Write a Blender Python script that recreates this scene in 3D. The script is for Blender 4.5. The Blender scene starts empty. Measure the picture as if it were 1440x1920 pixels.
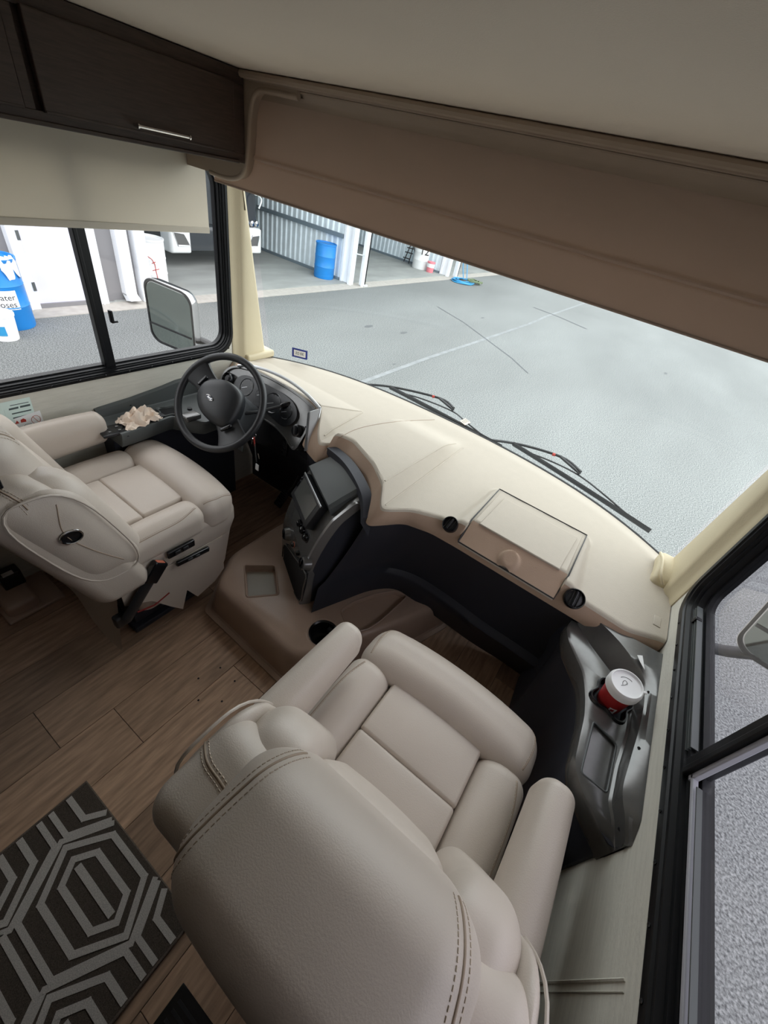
import bpy, bmesh, math, random
from math import sin, cos, pi, radians, sqrt
from mathutils import Vector, Matrix
from mathutils.bvhtree import BVHTree
S = bpy.context.scene
COL = S.collection
random.seed(7)
# ------------------------------------------------------------------ camera
CAM = Vector((0.70, 0.0, 1.83))
FPX = 761.37
ROT = (Matrix.Rotation(0.454891755, 3, 'Z') @ Matrix.Rotation(0.885592059, 3, 'X') @ Matrix.Rotation(0.251783951, 3, 'Z'))
cd = bpy.data.cameras.new('camera'); cam = bpy.data.objects.new('camera', cd); COL.objects.link(cam)
cam.matrix_world = Matrix.Translation(CAM) @ ROT.to_4x4()
cd.sensor_fit = 'VERTICAL'; cd.sensor_height = 24.0; cd.lens = 24.0 * FPX / 1920.0
cd.clip_start = 0.02; cd.clip_end = 300
S.camera = cam
# ------------------------------------------------------------------ world: bright overcast sky
w = bpy.data.worlds.new('overcast_sky'); S.world = w; w.use_nodes = True
nt = w.node_tree; nt.nodes.clear()
tc = nt.nodes.new('ShaderNodeTexCoord'); sx = nt.nodes.new('ShaderNodeSeparateXYZ')
cr = nt.nodes.new('ShaderNodeValToRGB'); bg = nt.nodes.new('ShaderNodeBackground'); wo = nt.nodes.new('ShaderNodeOutputWorld')
nt.links.new(tc.outputs['Generated'], sx.inputs[0]); nt.links.new(sx.outputs['Z'], cr.inputs[0]); nt.links.new(cr.outputs[0], bg.inputs[0]); nt.links.new(bg.outputs[0], wo.inputs[0])
cr.color_ramp.elements[0].position = 0.0; cr.color_ramp.elements[0].color = (0.86, 0.89, 0.91, 1)
cr.color_ramp.elements[1].position = 0.8; cr.color_ramp.elements[1].color = (0.97, 0.98, 1.0, 1)
bg.inputs[1].default_value = 2.9
S.view_settings.view_transform = 'Standard'; S.view_settings.look = 'None'
S.view_settings.gamma = 1.0; S.view_settings.use_curve_mapping = False
S.view_settings.exposure = 0.35
S.cycles.max_bounces = 10; S.cycles.diffuse_bounces = 6; S.cycles.transparent_max_bounces = 16

def U(px, py, ax, v):
    """world point where the sight line through photo pixel (px,py) meets the plane axis ax = v"""
    d = ROT @ Vector((px - 720, 960 - py, -FPX)); t = (v - CAM[ax]) / d[ax]
    return CAM + d * t

# ------------------------------------------------------------------ materials
def srgb(r, g, b):
    f = lambda c: (c / 255 / 12.92) if c / 255 <= 0.04045 else ((c / 255 + 0.055) / 1.055) ** 2.4
    return (f(r), f(g), f(b), 1)
MATS = {}
def mat(name, col, rough=0.6, metal=0.0, bump=None, var=None, spec=0.5, coat=0.0, stretch=None, rnd=0.0):
    """bump=(scale,strength), var=(scale,amount): procedural relief and tonal variation"""
    if name in MATS: return MATS[name]
    m = bpy.data.materials.new(name); m.use_nodes = True; n = m.node_tree; b = n.nodes['Principled BSDF']
    b.inputs['Base Color'].default_value = col; b.inputs['Roughness'].default_value = rough; b.inputs['Metallic'].default_value = metal
    b.inputs['Specular IOR Level'].default_value = spec; b.inputs['Coat Weight'].default_value = coat
    tcn = n.nodes.new('ShaderNodeTexCoord'); mp = n.nodes.new('ShaderNodeMapping'); n.links.new(tcn.outputs['Object'], mp.inputs[0])
    if stretch: mp.inputs['Scale'].default_value = stretch
    if var:
        t = n.nodes.new('ShaderNodeTexNoise'); t.inputs['Scale'].default_value = var[0]; t.inputs['Detail'].default_value = 5
        n.links.new(mp.outputs[0], t.inputs['Vector'])
        mx = n.nodes.new('ShaderNodeMix'); mx.data_type = 'RGBA'
        k = var[1]
        mx.inputs[6].default_value = tuple(c * (1 - k) for c in col[:3]) + (1,); mx.inputs[7].default_value = tuple(min(1, c * (1 + k)) for c in col[:3]) + (1,)
        rp = n.nodes.new('ShaderNodeMapRange'); rp.inputs[1].default_value = 0.3; rp.inputs[2].default_value = 0.7
        n.links.new(t.outputs[0], rp.inputs[0]); n.links.new(rp.outputs[0], mx.inputs[0]); out = mx.outputs[2]
        if rnd:
            oi = n.nodes.new('ShaderNodeObjectInfo'); hs = n.nodes.new('ShaderNodeHueSaturation'); mr = n.nodes.new('ShaderNodeMapRange')
            mr.inputs[3].default_value = 1 - rnd; mr.inputs[4].default_value = 1 + rnd
            n.links.new(oi.outputs['Random'], mr.inputs[0]); n.links.new(mr.outputs[0], hs.inputs['Value']); n.links.new(out, hs.inputs['Color']); out = hs.outputs[0]
        n.links.new(out, b.inputs['Base Color'])
    if bump:
        t2 = n.nodes.new('ShaderNodeTexNoise'); t2.inputs['Scale'].default_value = bump[0]; t2.inputs['Detail'].default_value = 4
        n.links.new(mp.outputs[0], t2.inputs['Vector'])
        bp = n.nodes.new('ShaderNodeBump'); bp.inputs['Strength'].default_value = bump[1]; bp.inputs['Distance'].default_value = 0.002
        n.links.new(t2.outputs[0], bp.inputs['Height']); n.links.new(bp.outputs[0], b.inputs['Normal'])
    MATS[name] = m; return m
LEATHER = mat('beige_leather', srgb(188, 177, 166), 0.42, bump=(380, 0.22), var=(5, 0.04), spec=0.45)
LEATHD = mat('leather_seam', srgb(150, 132, 114), 0.6)
THREAD = mat('stitch_thread', srgb(180, 165, 148), 0.7)
DASH = mat('dash_beige', srgb(177, 168, 154), 0.62, bump=(260, 0.25), var=(30, 0.015), spec=0.35)
DASH_BOUNCE = mat('dash_floor_bounce', srgb(176, 152, 132), 0.6, bump=(260, 0.2), var=(12, 0.04), spec=0.35)  # dash plastic made tanner to paint in light reflected off the floor
KICK = mat('kick_black', srgb(50, 52, 60), 0.5, bump=(300, 0.2), spec=0.4)
BLACK = mat('black_plastic', srgb(32, 33, 36), 0.45, bump=(300, 0.1))
BLACKG = mat('black_gloss', srgb(18, 19, 22), 0.22)
FRAME = mat('black_aluminium', srgb(12, 13, 16), 0.4, spec=0.3)
GREYP = mat('grey_trim', srgb(108, 108, 107), 0.2, metal=0.5, var=(60, 0.05))
GREYD = mat('grey_dark_trim', srgb(80, 84, 84), 0.5)
SILVER = mat('silver_trim', srgb(196, 198, 200), 0.3, metal=0.8)
CHROME = mat('chrome', srgb(215, 215, 215), 0.12, metal=1.0)
DOGH = mat('taupe_plastic', srgb(178, 155, 138), 0.32, bump=(300, 0.2), var=(8, 0.05))
PALETR = mat('tray_mat', srgb(165, 160, 148), 0.4)
HEAD = mat('headliner', srgb(228, 219, 206), 0.9, bump=(500, 0.3), var=(2, 0.03), spec=0.1)
MOULD = mat('front_moulding', srgb(176, 160, 142), 0.55, var=(10, 0.03))
VISOR = mat('visor_shade', srgb(204, 190, 178), 0.75, bump=(600, 0.3), var=(3, 0.03), spec=0.15)
WALLF = mat('wall_fabric', srgb(206, 203, 192), 0.8, bump=(300, 0.5), var=(40, 0.06), stretch=(1, .25, 3), spec=0.2)
PILLAR = mat('pillar_cream', srgb(206, 194, 164), 0.6, bump=(250, .2), var=(5, .03))
DARKW = mat('dark_wood', srgb(70, 58, 52), 0.45, bump=(60, 0.15), var=(14, 0.22), stretch=(3, 1, 14))
OAK = mat('plank_oak', srgb(172, 142, 118), 0.45, bump=(40, 0.25), var=(7, 0.30), stretch=(9, 1, 1), rnd=0.24)
RUGD = mat('rug_brown', srgb(88, 80, 73), 0.95, bump=(900, 1.0), var=(420, 0.4), spec=0.05)
RUGL = mat('rug_light', srgb(200, 194, 188), 0.95, bump=(900, 1.0), var=(420, 0.25), spec=0.05)
WHITE = mat('white_plastic', srgb(238, 238, 238), 0.4)
WHITEP = mat('white_paint', srgb(232, 234, 238), 0.45, var=(3, .03))
RED = mat('cup_red', srgb(176, 38, 40), 0.5)
REDW = mat('red_rubber', srgb(178, 60, 50), 0.6)
ORANGE = mat('orange_button', srgb(196, 110, 84), 0.5)
PAPER = mat('tan_paper', srgb(230, 213, 196), 0.8, var=(30, .06))
STICK = mat('sticker_paper', srgb(214, 232, 226), 0.5)
INK = mat('ink', srgb(70, 84, 84), 0.6)
BARBLUE = mat('barrel_blue', srgb(30, 128, 205), 0.4, var=(4, .06))
CONC = mat('garage_concrete', srgb(150, 152, 149), 0.8, var=(2.2, 0.16), bump=(40, .2), stretch=(1, .35, 1))
CURB = mat('curb_concrete', srgb(172, 167, 160), 0.85, var=(8, 0.1))
GALV = mat('corrugated_metal', srgb(222, 232, 238), 0.4, metal=0.1, var=(6, .06))
GIRT = mat('girt_steel', srgb(110, 124, 134), 0.5)
GREYDOOR = mat('grey_sheet', srgb(128, 126, 128), 0.6)
COACHB = mat('coach_black', srgb(36, 42, 48), 0.15, coat=.5)
COACHW = mat('coach_white', srgb(226, 228, 228), 0.3)
HOSEB = mat('hose_blue', srgb(44, 140, 190), 0.5)
HOSEG = mat('hose_olive', srgb(96, 110, 80), 0.6)
PINK = mat('bucket_pink', srgb(226, 130, 140), 0.5)
STBLUE = mat('sticker_blue', srgb(34, 52, 140), 0.5)
DKRED = mat('dark_red_webbing', srgb(120, 30, 28), 0.7)
MIRG = mat('mirror_glass', srgb(138, 146, 142), 0.03, metal=1.0)
SHADEM = mat('roller_shade_fabric', srgb(220, 214, 202), 0.85, bump=(700, .2), var=(3, .03), spec=.1)
for SM_, tcol, tw in ((SHADEM, srgb(232, 226, 210), .35), (VISOR, srgb(190, 170, 155), .42)):
    n = SM_.node_tree; b_ = n.nodes['Principled BSDF']; tr = n.nodes.new('ShaderNodeBsdfTranslucent'); tr.inputs[0].default_value = tcol
    mxs = n.nodes.new('ShaderNodeMixShader'); mxs.inputs[0].default_value = tw
    n.links.new(b_.outputs[0], mxs.inputs[1]); n.links.new(tr.outputs[0], mxs.inputs[2]); n.links.new(mxs.outputs[0], n.nodes['Material Output'].inputs[0])
def glassmat(name, tint, refl=1.0):
    m = bpy.data.materials.new(name); m.use_nodes = True; n = m.node_tree; n.nodes.clear()
    t = n.nodes.new('ShaderNodeBsdfTransparent'); t.inputs[0].default_value = tint
    g = n.nodes.new('ShaderNodeBsdfGlossy'); g.inputs['Roughness'].default_value = 0.0; g.inputs[0].default_value = (refl, refl, refl, 1)
    f = n.nodes.new('ShaderNodeLayerWeight'); f.inputs[0].default_value = 0.5
    pw = n.nodes.new('ShaderNodeMath'); pw.operation = 'POWER'; pw.inputs[1].default_value = 5.0
    ma = n.nodes.new('ShaderNodeMath'); ma.operation = 'MULTIPLY_ADD'; ma.inputs[1].default_value = 0.92; ma.inputs[2].default_value = 0.04
    mx = n.nodes.new('ShaderNodeMixShader'); o = n.nodes.new('ShaderNodeOutputMaterial')
    n.links.new(f.outputs['Facing'], pw.inputs[0]); n.links.new(pw.outputs[0], ma.inputs[0])
    n.links.new(ma.outputs[0], mx.inputs[0]); n.links.new(t.outputs[0], mx.inputs[1]); n.links.new(g.outputs[0], mx.inputs[2]); n.links.new(mx.outputs[0], o.inputs[0])
    return m
GLASS = glassmat('window_glass', (0.97, 0.97, 0.97, 1), .5)
GLASSR = glassmat('tinted_window_glass', (0.74, 0.73, 0.76, 1), .5)
WGLASS = glassmat('windshield_glass', (0.92, 0.97, 0.96, 1), .5)
# asphalt: speckled aggregate, streaks of wear
def asphalt():
    m = bpy.data.materials.new('asphalt'); m.use_nodes = True; n = m.node_tree; b = n.nodes['Principled BSDF']; b.inputs['Roughness'].default_value = .85
    t = n.nodes.new('ShaderNodeTexCoord')
    a = n.nodes.new('ShaderNodeTexNoise'); a.inputs['Scale'].default_value = 62; a.inputs['Detail'].default_value = 3; a.inputs['Roughness'].default_value = .65
    v = n.nodes.new('ShaderNodeTexVoronoi'); v.inputs['Scale'].default_value = 110
    c = n.nodes.new('ShaderNodeTexNoise'); c.inputs['Scale'].default_value = .45; c.inputs['Detail'].default_value = 4
    mp = n.nodes.new('ShaderNodeMapping'); mp.inputs['Scale'].default_value = (1, .35, 1)
    n.links.new(t.outputs['Object'], a.inputs['Vector']); n.links.new(t.outputs['Object'], v.inputs['Vector'])
    n.links.new(t.outputs['Object'], mp.inputs[0]); n.links.new(mp.outputs[0], c.inputs['Vector'])
    r = n.nodes.new('ShaderNodeValToRGB'); e = r.color_ramp.elements
    e[0].position = .33; e[0].color = srgb(56, 59, 60); e[1].position = .68; e[1].color = srgb(154, 157, 155)
    n.links.new(a.outputs[0], r.inputs[0])
    mx = n.nodes.new('ShaderNodeMix'); mx.data_type = 'RGBA'; mx.blend_type = 'MULTIPLY'; mx.inputs[0].default_value = 1
    r2 = n.nodes.new('ShaderNodeValToRGB'); r2.color_ramp.elements[0].position = .3; r2.color_ramp.elements[0].color = (.78, .78, .78, 1); r2.color_ramp.elements[1].position = .7
    r2.color_ramp.elements[1].color = (1.06, 1.06, 1.06, 1)
    n.links.new(c.outputs[0], r2.inputs[0]); n.links.new(r.outputs[0], mx.inputs[6]); n.links.new(r2.outputs[0], mx.inputs[7])
    n.links.new(mx.outputs[2], b.inputs['Base Color'])
    bp = n.nodes.new('ShaderNodeBump'); bp.inputs['Strength'].default_value = .12; bp.inputs['Distance'].default_value = .004
    n.links.new(v.outputs[0], bp.inputs['Height']); n.links.new(bp.outputs[0], b.inputs['Normal'])
    return m
ASPH = asphalt()

# ------------------------------------------------------------------ mesh helpers
ORIG = {}
def thing(name, label, cat, loc=(0, 0, 0), group=None, rotz=0.0, kind=None, local=False):
    o = bpy.data.objects.new(name, None); COL.objects.link(o); o.location = loc; o.rotation_euler = (0, 0, rotz); o.empty_display_size = .05
    if label: o['label'] = label
    if cat: o['category'] = cat
    if group: o['group'] = group
    if kind: o['kind'] = kind
    ORIG[o.name] = Vector((0, 0, 0)) if local else Vector(loc)
    return o
def obj(name, vf, m, parent=None, sm=40, bevel=0, seg=2, label=None, kind=None):
    V, F = vf
    org = ORIG.get(parent.name, Vector((0, 0, 0))) if parent else Vector((0, 0, 0))
    me = bpy.data.meshes.new(name); me.from_pydata([tuple(Vector(v) - org) for v in V], [], F); me.validate(); me.update()
    bm = bmesh.new(); bm.from_mesh(me); bmesh.ops.recalc_face_normals(bm, faces=bm.faces); bm.to_mesh(me); bm.free()
    if m: me.materials.append(m)
    o = bpy.data.objects.new(name, me); COL.objects.link(o)
    if parent: o.parent = parent
    ORIG[o.name] = org
    if sm:
        me.shade_smooth()
        if sm < 180: me.set_sharp_from_angle(angle=radians(sm))
    if bevel:
        md = o.modifiers.new('bevel', 'BEVEL'); md.width = bevel; md.segments = seg; md.limit_method = 'ANGLE'; md.angle_limit = radians(35); md.harden_normals = False
    if label: o['label'] = label
    if kind: o['kind'] = kind
    return o
def tag(o, label, cat, group=None, kind=None):
    if label: o['label'] = label
    if cat: o['category'] = cat
    if group: o['group'] = group
    if kind: o['kind'] = kind
    return o
def join(*vfs):
    V = []; F = []
    for v, f in vfs:
        k = len(V); V += [tuple(p) for p in v]; F += [tuple(i + k for i in q) for q in f]
    return V, F
def xf(vf, M): return [tuple(M @ Vector(v)) for v in vf[0]], vf[1]
def mv(vf, x=0, y=0, z=0): return [(a + x, b + y, c + z) for a, b, c in vf[0]], vf[1]
def box(x0, x1, y0, y1, z0, z1):
    V = [(x, y, z) for z in (z0, z1) for y in (y0, y1) for x in (x0, x1)]
    return V, [(0, 2, 3, 1), (4, 5, 7, 6), (0, 1, 5, 4), (2, 6, 7, 3), (0, 4, 6, 2), (1, 3, 7, 5)]
def steps(h, r, m, k):
    # positions from -h to h, dense within r of the ends
    a = [-h + r * (1 - math.tan(pi / 4 * (1 - i / k))) for i in range(k)]
    mid = [-(h - r) + 2 * (h - r) * i / m for i in range(m + 1)]
    return a + mid + [-x for x in reversed(a)]
def rbox(c, h, r, m=4, k=4, deform=None, puff=None):
    """box with rounded corners; h half sizes, r radii per axis (or one), puff bulge per axis"""
    h = Vector(h); r = Vector((r, r, r)) if isinstance(r, (int, float)) else Vector(r)
    r = Vector(min(a, b * .999) for a, b in zip(r, h)); V = []; F = []; idx = {}
    st = [steps(h[i], r[i], m, k) for i in range(3)]
    def vid(p):
        key = tuple(round(x, 6) for x in p)
        if key in idx: return idx[key]
        q = []; inn = []
        for i in range(3):
            a = max(-(h[i] - r[i]), min(h[i] - r[i], p[i])); inn.append(a); q.append((p[i] - a) / r[i])
        L = sqrt(sum(t * t for t in q))
        out = [inn[i] + (q[i] / L * r[i] if L > 1e-9 else 0) for i in range(3)]
        if puff:
            u = [out[i] / h[i] for i in range(3)]
            for i in range(3):
                if puff[i]:
                    j, l = [x for x in range(3) if x != i]
                    out[i] += math.copysign(1, u[i]) * abs(u[i]) ** 2 * puff[i] * max(0, 1 - u[j] ** 2) * max(0, 1 - u[l] ** 2)
        P = Vector(out)
        if deform: P = Vector(deform(P, Vector((P.x / h.x, P.y / h.y, P.z / h.z))))
        V.append(tuple(P + Vector(c))); idx[key] = len(V) - 1
        return idx[key]
    for ax in range(3):
        j, l = (ax + 1) % 3, (ax + 2) % 3
        for s in (-1, 1):
            for a in range(len(st[j]) - 1):
                for b in range(len(st[l]) - 1):
                    q = []
                    for (da, db) in ((0, 0), (1, 0), (1, 1), (0, 1)):
                        p = [0, 0, 0]; p[ax] = s * h[ax]; p[j] = st[j][a + da]; p[l] = st[l][b + db]; q.append(vid(p))
                    if s < 0: q = q[::-1]
                    if len(set(q)) >= 3: F.append(tuple(q))
    return V, F
def catmull(P, n=6, closed=False):
    P = [Vector(p) for p in P]; out = []; L = len(P)
    rng = range(L) if closed else range(L - 1)
    for i in rng:
        p0 = P[(i - 1) % L] if closed or i > 0 else P[0]; p1 = P[i]; p2 = P[(i + 1) % L]; p3 = P[(i + 2) % L] if closed or i + 2 < L else P[-1]
        for t in range(n):
            t /= n
            out.append(.5 * ((2 * p1) + (p2 - p0) * t + (2 * p0 - 5 * p1 + 4 * p2 - p3) * t * t + (3 * p1 - p0 - 3 * p2 + p3) * t ** 3))
    if not closed: out.append(P[-1])
    return out
def tube(path, rad, n=8, closed=False, cap=True, flat=None):
    """sweep a circle (flat=(a,b): ellipse) along a path; rad number or list"""
    P = [Vector(p) for p in path]; L = len(P); V = []; F = []; up = None
    for i, p in enumerate(P):
        a = P[(i - 1) % L] if (closed or i > 0) else P[i]; b = P[(i + 1) % L] if (closed or i < L - 1) else P[i]
        t = (b - a).normalized()
        if up is None:
            up = Vector((0, 0, 1)) if abs(t.z) < .9 else Vector((1, 0, 0))
        u = (up - t * up.dot(t)).normalized(); v = t.cross(u); up = u
        r = rad[i] if isinstance(rad, (list, tuple)) else rad
        for k in range(n):
            an = 2 * pi * k / n
            fa, fb = flat if flat else (1, 1)
            V.append(tuple(p + u * (r * cos(an) * fa) + v * (r * sin(an) * fb)))
    for i in range(L if closed else L - 1):
        for k in range(n):
            F.append((i * n + k, i * n + (k + 1) % n, ((i + 1) % L) * n + (k + 1) % n, ((i + 1) % L) * n + k))
    if cap and not closed:
        F.append(tuple(range(n))[::-1]); F.append(tuple((L - 1) * n + k for k in range(n)))
    return V, F
def lathe(prof, c=(0, 0, 0), n=28, M=None, cap=True):
    V = []; F = []
    for r, z in prof:
        for k in range(n): V.append((r * cos(2 * pi * k / n), r * sin(2 * pi * k / n), z))
    for i in range(len(prof) - 1):
        for k in range(n): F.append((i * n + k, i * n + (k + 1) % n, (i + 1) * n + (k + 1) % n, (i + 1) * n + k))
    if cap:
        if prof[0][0] > 1e-5: F.append(tuple(range(n))[::-1])
        if prof[-1][0] > 1e-5: F.append(tuple((len(prof) - 1) * n + k for k in range(n)))
    vf = (V, F)
    if M is not None: vf = xf(vf, M)
    return mv(vf, *c)
def prism(poly, z0, z1, M=None):
    n = len(poly); V = [(p[0], p[1], z0) for p in poly] + [(p[0], p[1], z1) for p in poly]
    F = [tuple(range(n))[::-1], tuple(range(n, 2 * n))] + [(i, (i + 1) % n, n + (i + 1) % n, n + i) for i in range(n)]
    return xf((V, F), M) if M is not None else (V, F)
def loft(rings, cap=True, closed=True):
    n = len(rings[0]); V = [tuple(p) for r in rings for p in r]; F = []
    for i in range(len(rings) - 1):
        for k in range(n if closed else n - 1): F.append((i * n + k, i * n + (k + 1) % n, (i + 1) * n + (k + 1) % n, (i + 1) * n + k))
    if cap: F.append(tuple(range(n))[::-1]); F.append(tuple((len(rings) - 1) * n + k for k in range(n)))
    return V, F
def grid(fn, nu, nv):
    V = [tuple(fn(i / nu, j / nv)) for i in range(nu + 1) for j in range(nv + 1)]
    F = [(i * (nv + 1) + j, (i + 1) * (nv + 1) + j, (i + 1) * (nv + 1) + j + 1, i * (nv + 1) + j + 1) for i in range(nu) for j in range(nv)]
    return V, F
def rrect(cx, cy, hx, hy, r, n=5, rot=0.0):
    out = []
    for sx_, sy_, a0 in ((1, 1, 0), (-1, 1, 90), (-1, -1, 180), (1, -1, 270)):
        for i in range(n + 1):
            a = radians(a0 + 90 * i / n); out.append((sx_ * (hx - r) + r * cos(a), sy_ * (hy - r) + r * sin(a)))
    c, s = cos(rot), sin(rot)
    return [(cx + x * c - y * s, cy + x * s + y * c) for x, y in out]
def boolcut(o, cutters):
    for vf in cutters:
        me = bpy.data.meshes.new('c'); me.from_pydata(vf[0], [], vf[1]); bm = bmesh.new(); bm.from_mesh(me)
        bmesh.ops.recalc_face_normals(bm, faces=bm.faces); bm.to_mesh(me); bm.free()
        c = bpy.data.objects.new('c', me); COL.objects.link(c)
        if o.parent: c.location = -ORIG[o.name] + (o.parent.location if o.parent else Vector())
        c.location = o.matrix_basis.translation
        org = ORIG[o.name]; me.transform(Matrix.Translation(-org))
        c.parent = o.parent
        md = o.modifiers.new('b', 'BOOLEAN'); md.operation = 'DIFFERENCE'; md.solver = 'EXACT'; md.object = c
        bpy.context.view_layer.update()
        dg = bpy.context.evaluated_depsgraph_get(); nm = bpy.data.meshes.new_from_object(o.evaluated_get(dg))
        o.modifiers.remove(md); old = o.data; o.data = nm; nm.name = old.name
        bpy.data.objects.remove(c)
    o.data.shade_smooth(); o.data.set_sharp_from_angle(angle=radians(35))
def bvh_of(*vfs):
    V, F = join(*vfs); return BVHTree.FromPolygons([Vector(v) for v in V], F)
def drape(bvh, pts, d, off=0.0, n=4):
    """project a smooth path onto a surface along direction d"""
    d = Vector(d).normalized(); out = []
    for p in catmull(pts, n):
        h = bvh.ray_cast(p - d * .6, d)
        if h[0] is not None: out.append(h[0] - d * off)
    return out
def stitches(path, step=.0075, ln=.0045, rad=.0011):
    P = [Vector(p) for p in path]; V = []; F = []; acc = 0
    for a, b in zip(P[:-1], P[1:]):
        L = (b - a).length
        if L < 1e-6: continue
        t = (b - a) / L; s = -acc
        while s < L:
            if s >= 0:
                q = a + t * s; vf = tube([q, q + t * ln], rad, 4)
                V2, F2 = join((V, F), vf) if V else vf; V, F = V2, F2
            s += step
        acc = (L - s + step) % step if False else (L - (s - step))
    return V, F
def text(name, body, size, M, m, parent, ext=.0006, align='CENTER', shear=0, label=None):
    c = bpy.data.curves.new(name, 'FONT'); c.body = body; c.size = size; c.extrude = ext; c.align_x = align; c.align_y = 'CENTER'; c.shear = shear; c.resolution_u = 3
    o = bpy.data.objects.new(name, c); COL.objects.link(o); bpy.context.view_layer.update()
    me = bpy.data.meshes.new_from_object(o); bpy.data.objects.remove(o)
    org = ORIG.get(parent.name, Vector()) if parent else Vector()
    me.transform(M); me.transform(Matrix.Translation(-org)); me.materials.clear(); me.materials.append(m); me.name = name
    o = bpy.data.objects.new(name, me); COL.objects.link(o); ORIG[o.name] = org
    if parent: o.parent = parent
    if label: o['label'] = label
    return o
def frameM(o, x, y):
    x = Vector(x).normalized(); y = Vector(y); y = (y - x * y.dot(x)).normalized(); z = x.cross(y)
    M = Matrix((x, y, z)).transposed().to_4x4(); M.translation = Vector(o); return M
def sstep(a, b, x):
    t = max(0, min(1, (x - a) / (b - a))); return t * t * (3 - 2 * t)
def interp(pts, x):
    if x <= pts[0][0]: return pts[0][1]
    for (a, b), (c, d) in zip(pts[:-1], pts[1:]):
        if x <= c: return b + (d - b) * (x - a) / (c - a)
    return pts[-1][1]

XW = 1.20; ZC = 1.985; GZ = -0.90
# ================================================================== SHELL
# floor of single planks running fore and aft
floor = thing('floor', None, None, (0, 0, 0), kind='structure')
obj('subfloor', box(-XW - .05, XW + .05, -1.07, 2.1, -.06, -.010), GREYD, floor)
pl_len = 1.22; k = 0
PM = {}
for i in range(-7, 7):
    x0 = -.335 + .2 * i; x1 = x0 + .2
    x0c, x1c = max(x0, -XW), min(x1, XW)
    if x1c - x0c < .01: continue
    off = [0, .42, .83, .21, .62, 1.03][i % 6]
    if i == 4: off = -.205 + 1.22 * 2 - .0
    y = -1.05 - (pl_len - off % pl_len) if i != 4 else -.205 - pl_len * 3
    while y < 2.0:
        a, b = max(y, -1.05), min(y + pl_len, 2.0)
        if b - a > .03:
            key = (round(x1c - x0c, 3), round(b - a, 3))
            if key not in PM:
                p = obj('plank', box(.0008, key[0] - .0008, .0008, key[1] - .0008, -.010, 0), OAK, None, sm=0, bevel=.0012, seg=1); PM[key] = p.data
                p.parent = floor
            else:
                p = bpy.data.objects.new('plank', PM[key]); COL.objects.link(p); p.parent = floor
                md = p.modifiers.new('bevel', 'BEVEL'); md.width = .0012; md.segments = 1
            p.location = (x0c, a, 0); p['kind'] = 'structure'
        y += pl_len
# small drilled holes left in the planks
hv = []
for px, py in ((372, 1272), (413, 1252), (440, 1277), (372, 1313), (416, 1315)):
    q = U(px, py, 2, .0005); hv.append(lathe([(.0001, .0006), (.0045, .0006)], (q.x, q.y, 0), 10))
obj('screw_hole', join(*hv), BLACK, floor, kind='stuff')

# side walls with window openings
def wall(name, s, WY0, WY1, WZ0, WZ1, yend):
    x0, x1 = (XW, XW + .05) if s > 0 else (-XW - .05, -XW)
    vf = join(box(x0, x1, -1.07, 1.735, -.06, .84), box(x0, x1, -1.07, yend, .84, WZ0), box(x0, x1, -1.07, WY0, WZ0, 2.06), box(x0, x1, WY1, yend, WZ0, WZ1), box(x0, x1, WY0, yend, WZ1, 2.06))
    o = obj(name, vf, WALLF, None, sm=0); o['kind'] = 'structure'; return o
wl = wall('wall_left', -1, .02, 1.48, .918, 1.715, 1.55)
wr = wall('wall_right', 1, -.05, 1.415, .935, 1.62, 1.55)
obj('fabric_seam', join(tube([(XW - .001, .372, z / 20) for z in range(2, 18)], .003, 6), tube([(XW - .001, .355, z / 20) for z in range(2, 18)], .0015, 6)), WALLF, wr)
obj('wall_back_light_block', join(box(-XW - .05, XW + .05, -1.10, -1.05, -.06, 2.06), box(.47, XW, -1.05, -.34, 0, 1.98)), DARKW, None, sm=0)['kind'] = 'structure'  # rear wall plus an unseen dark block added to cut light on the headrest
c_ = obj('ceiling', box(-XW - .05, XW + .05, -1.07, 1.30, ZC, 2.06), HEAD, None, sm=0); c_['kind'] = 'structure'
obj('trim_1', box(-XW - .05, XW + .05, 1.30, 1.72, 2.0, 2.06), MOULD, None, sm=0)['kind'] = 'structure'
fw = obj('wall_front', box(-XW - .05, XW + .05, 1.60, 1.64, 1.90, 2.06), MOULD, None, sm=0); fw['kind'] = 'structure'
# front bulkhead under the windshield (outside skin)
def yglass(x, z):
    t = abs(x) / 1.2; return 2.03 - .14 * t * t - .17 * t ** 4 - .164 * (z - .85)
def skinp(u, v):
    x = -1.25 + 2.5 * u; z = -.55 + v * 1.38; t = min(1.04, abs(x) / 1.2); return (x, yglass(x, .85) + .03, z)
sk = obj('trim_2', join(grid(skinp, 24, 2)), COACHW, None); sk['kind'] = 'structure'

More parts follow.
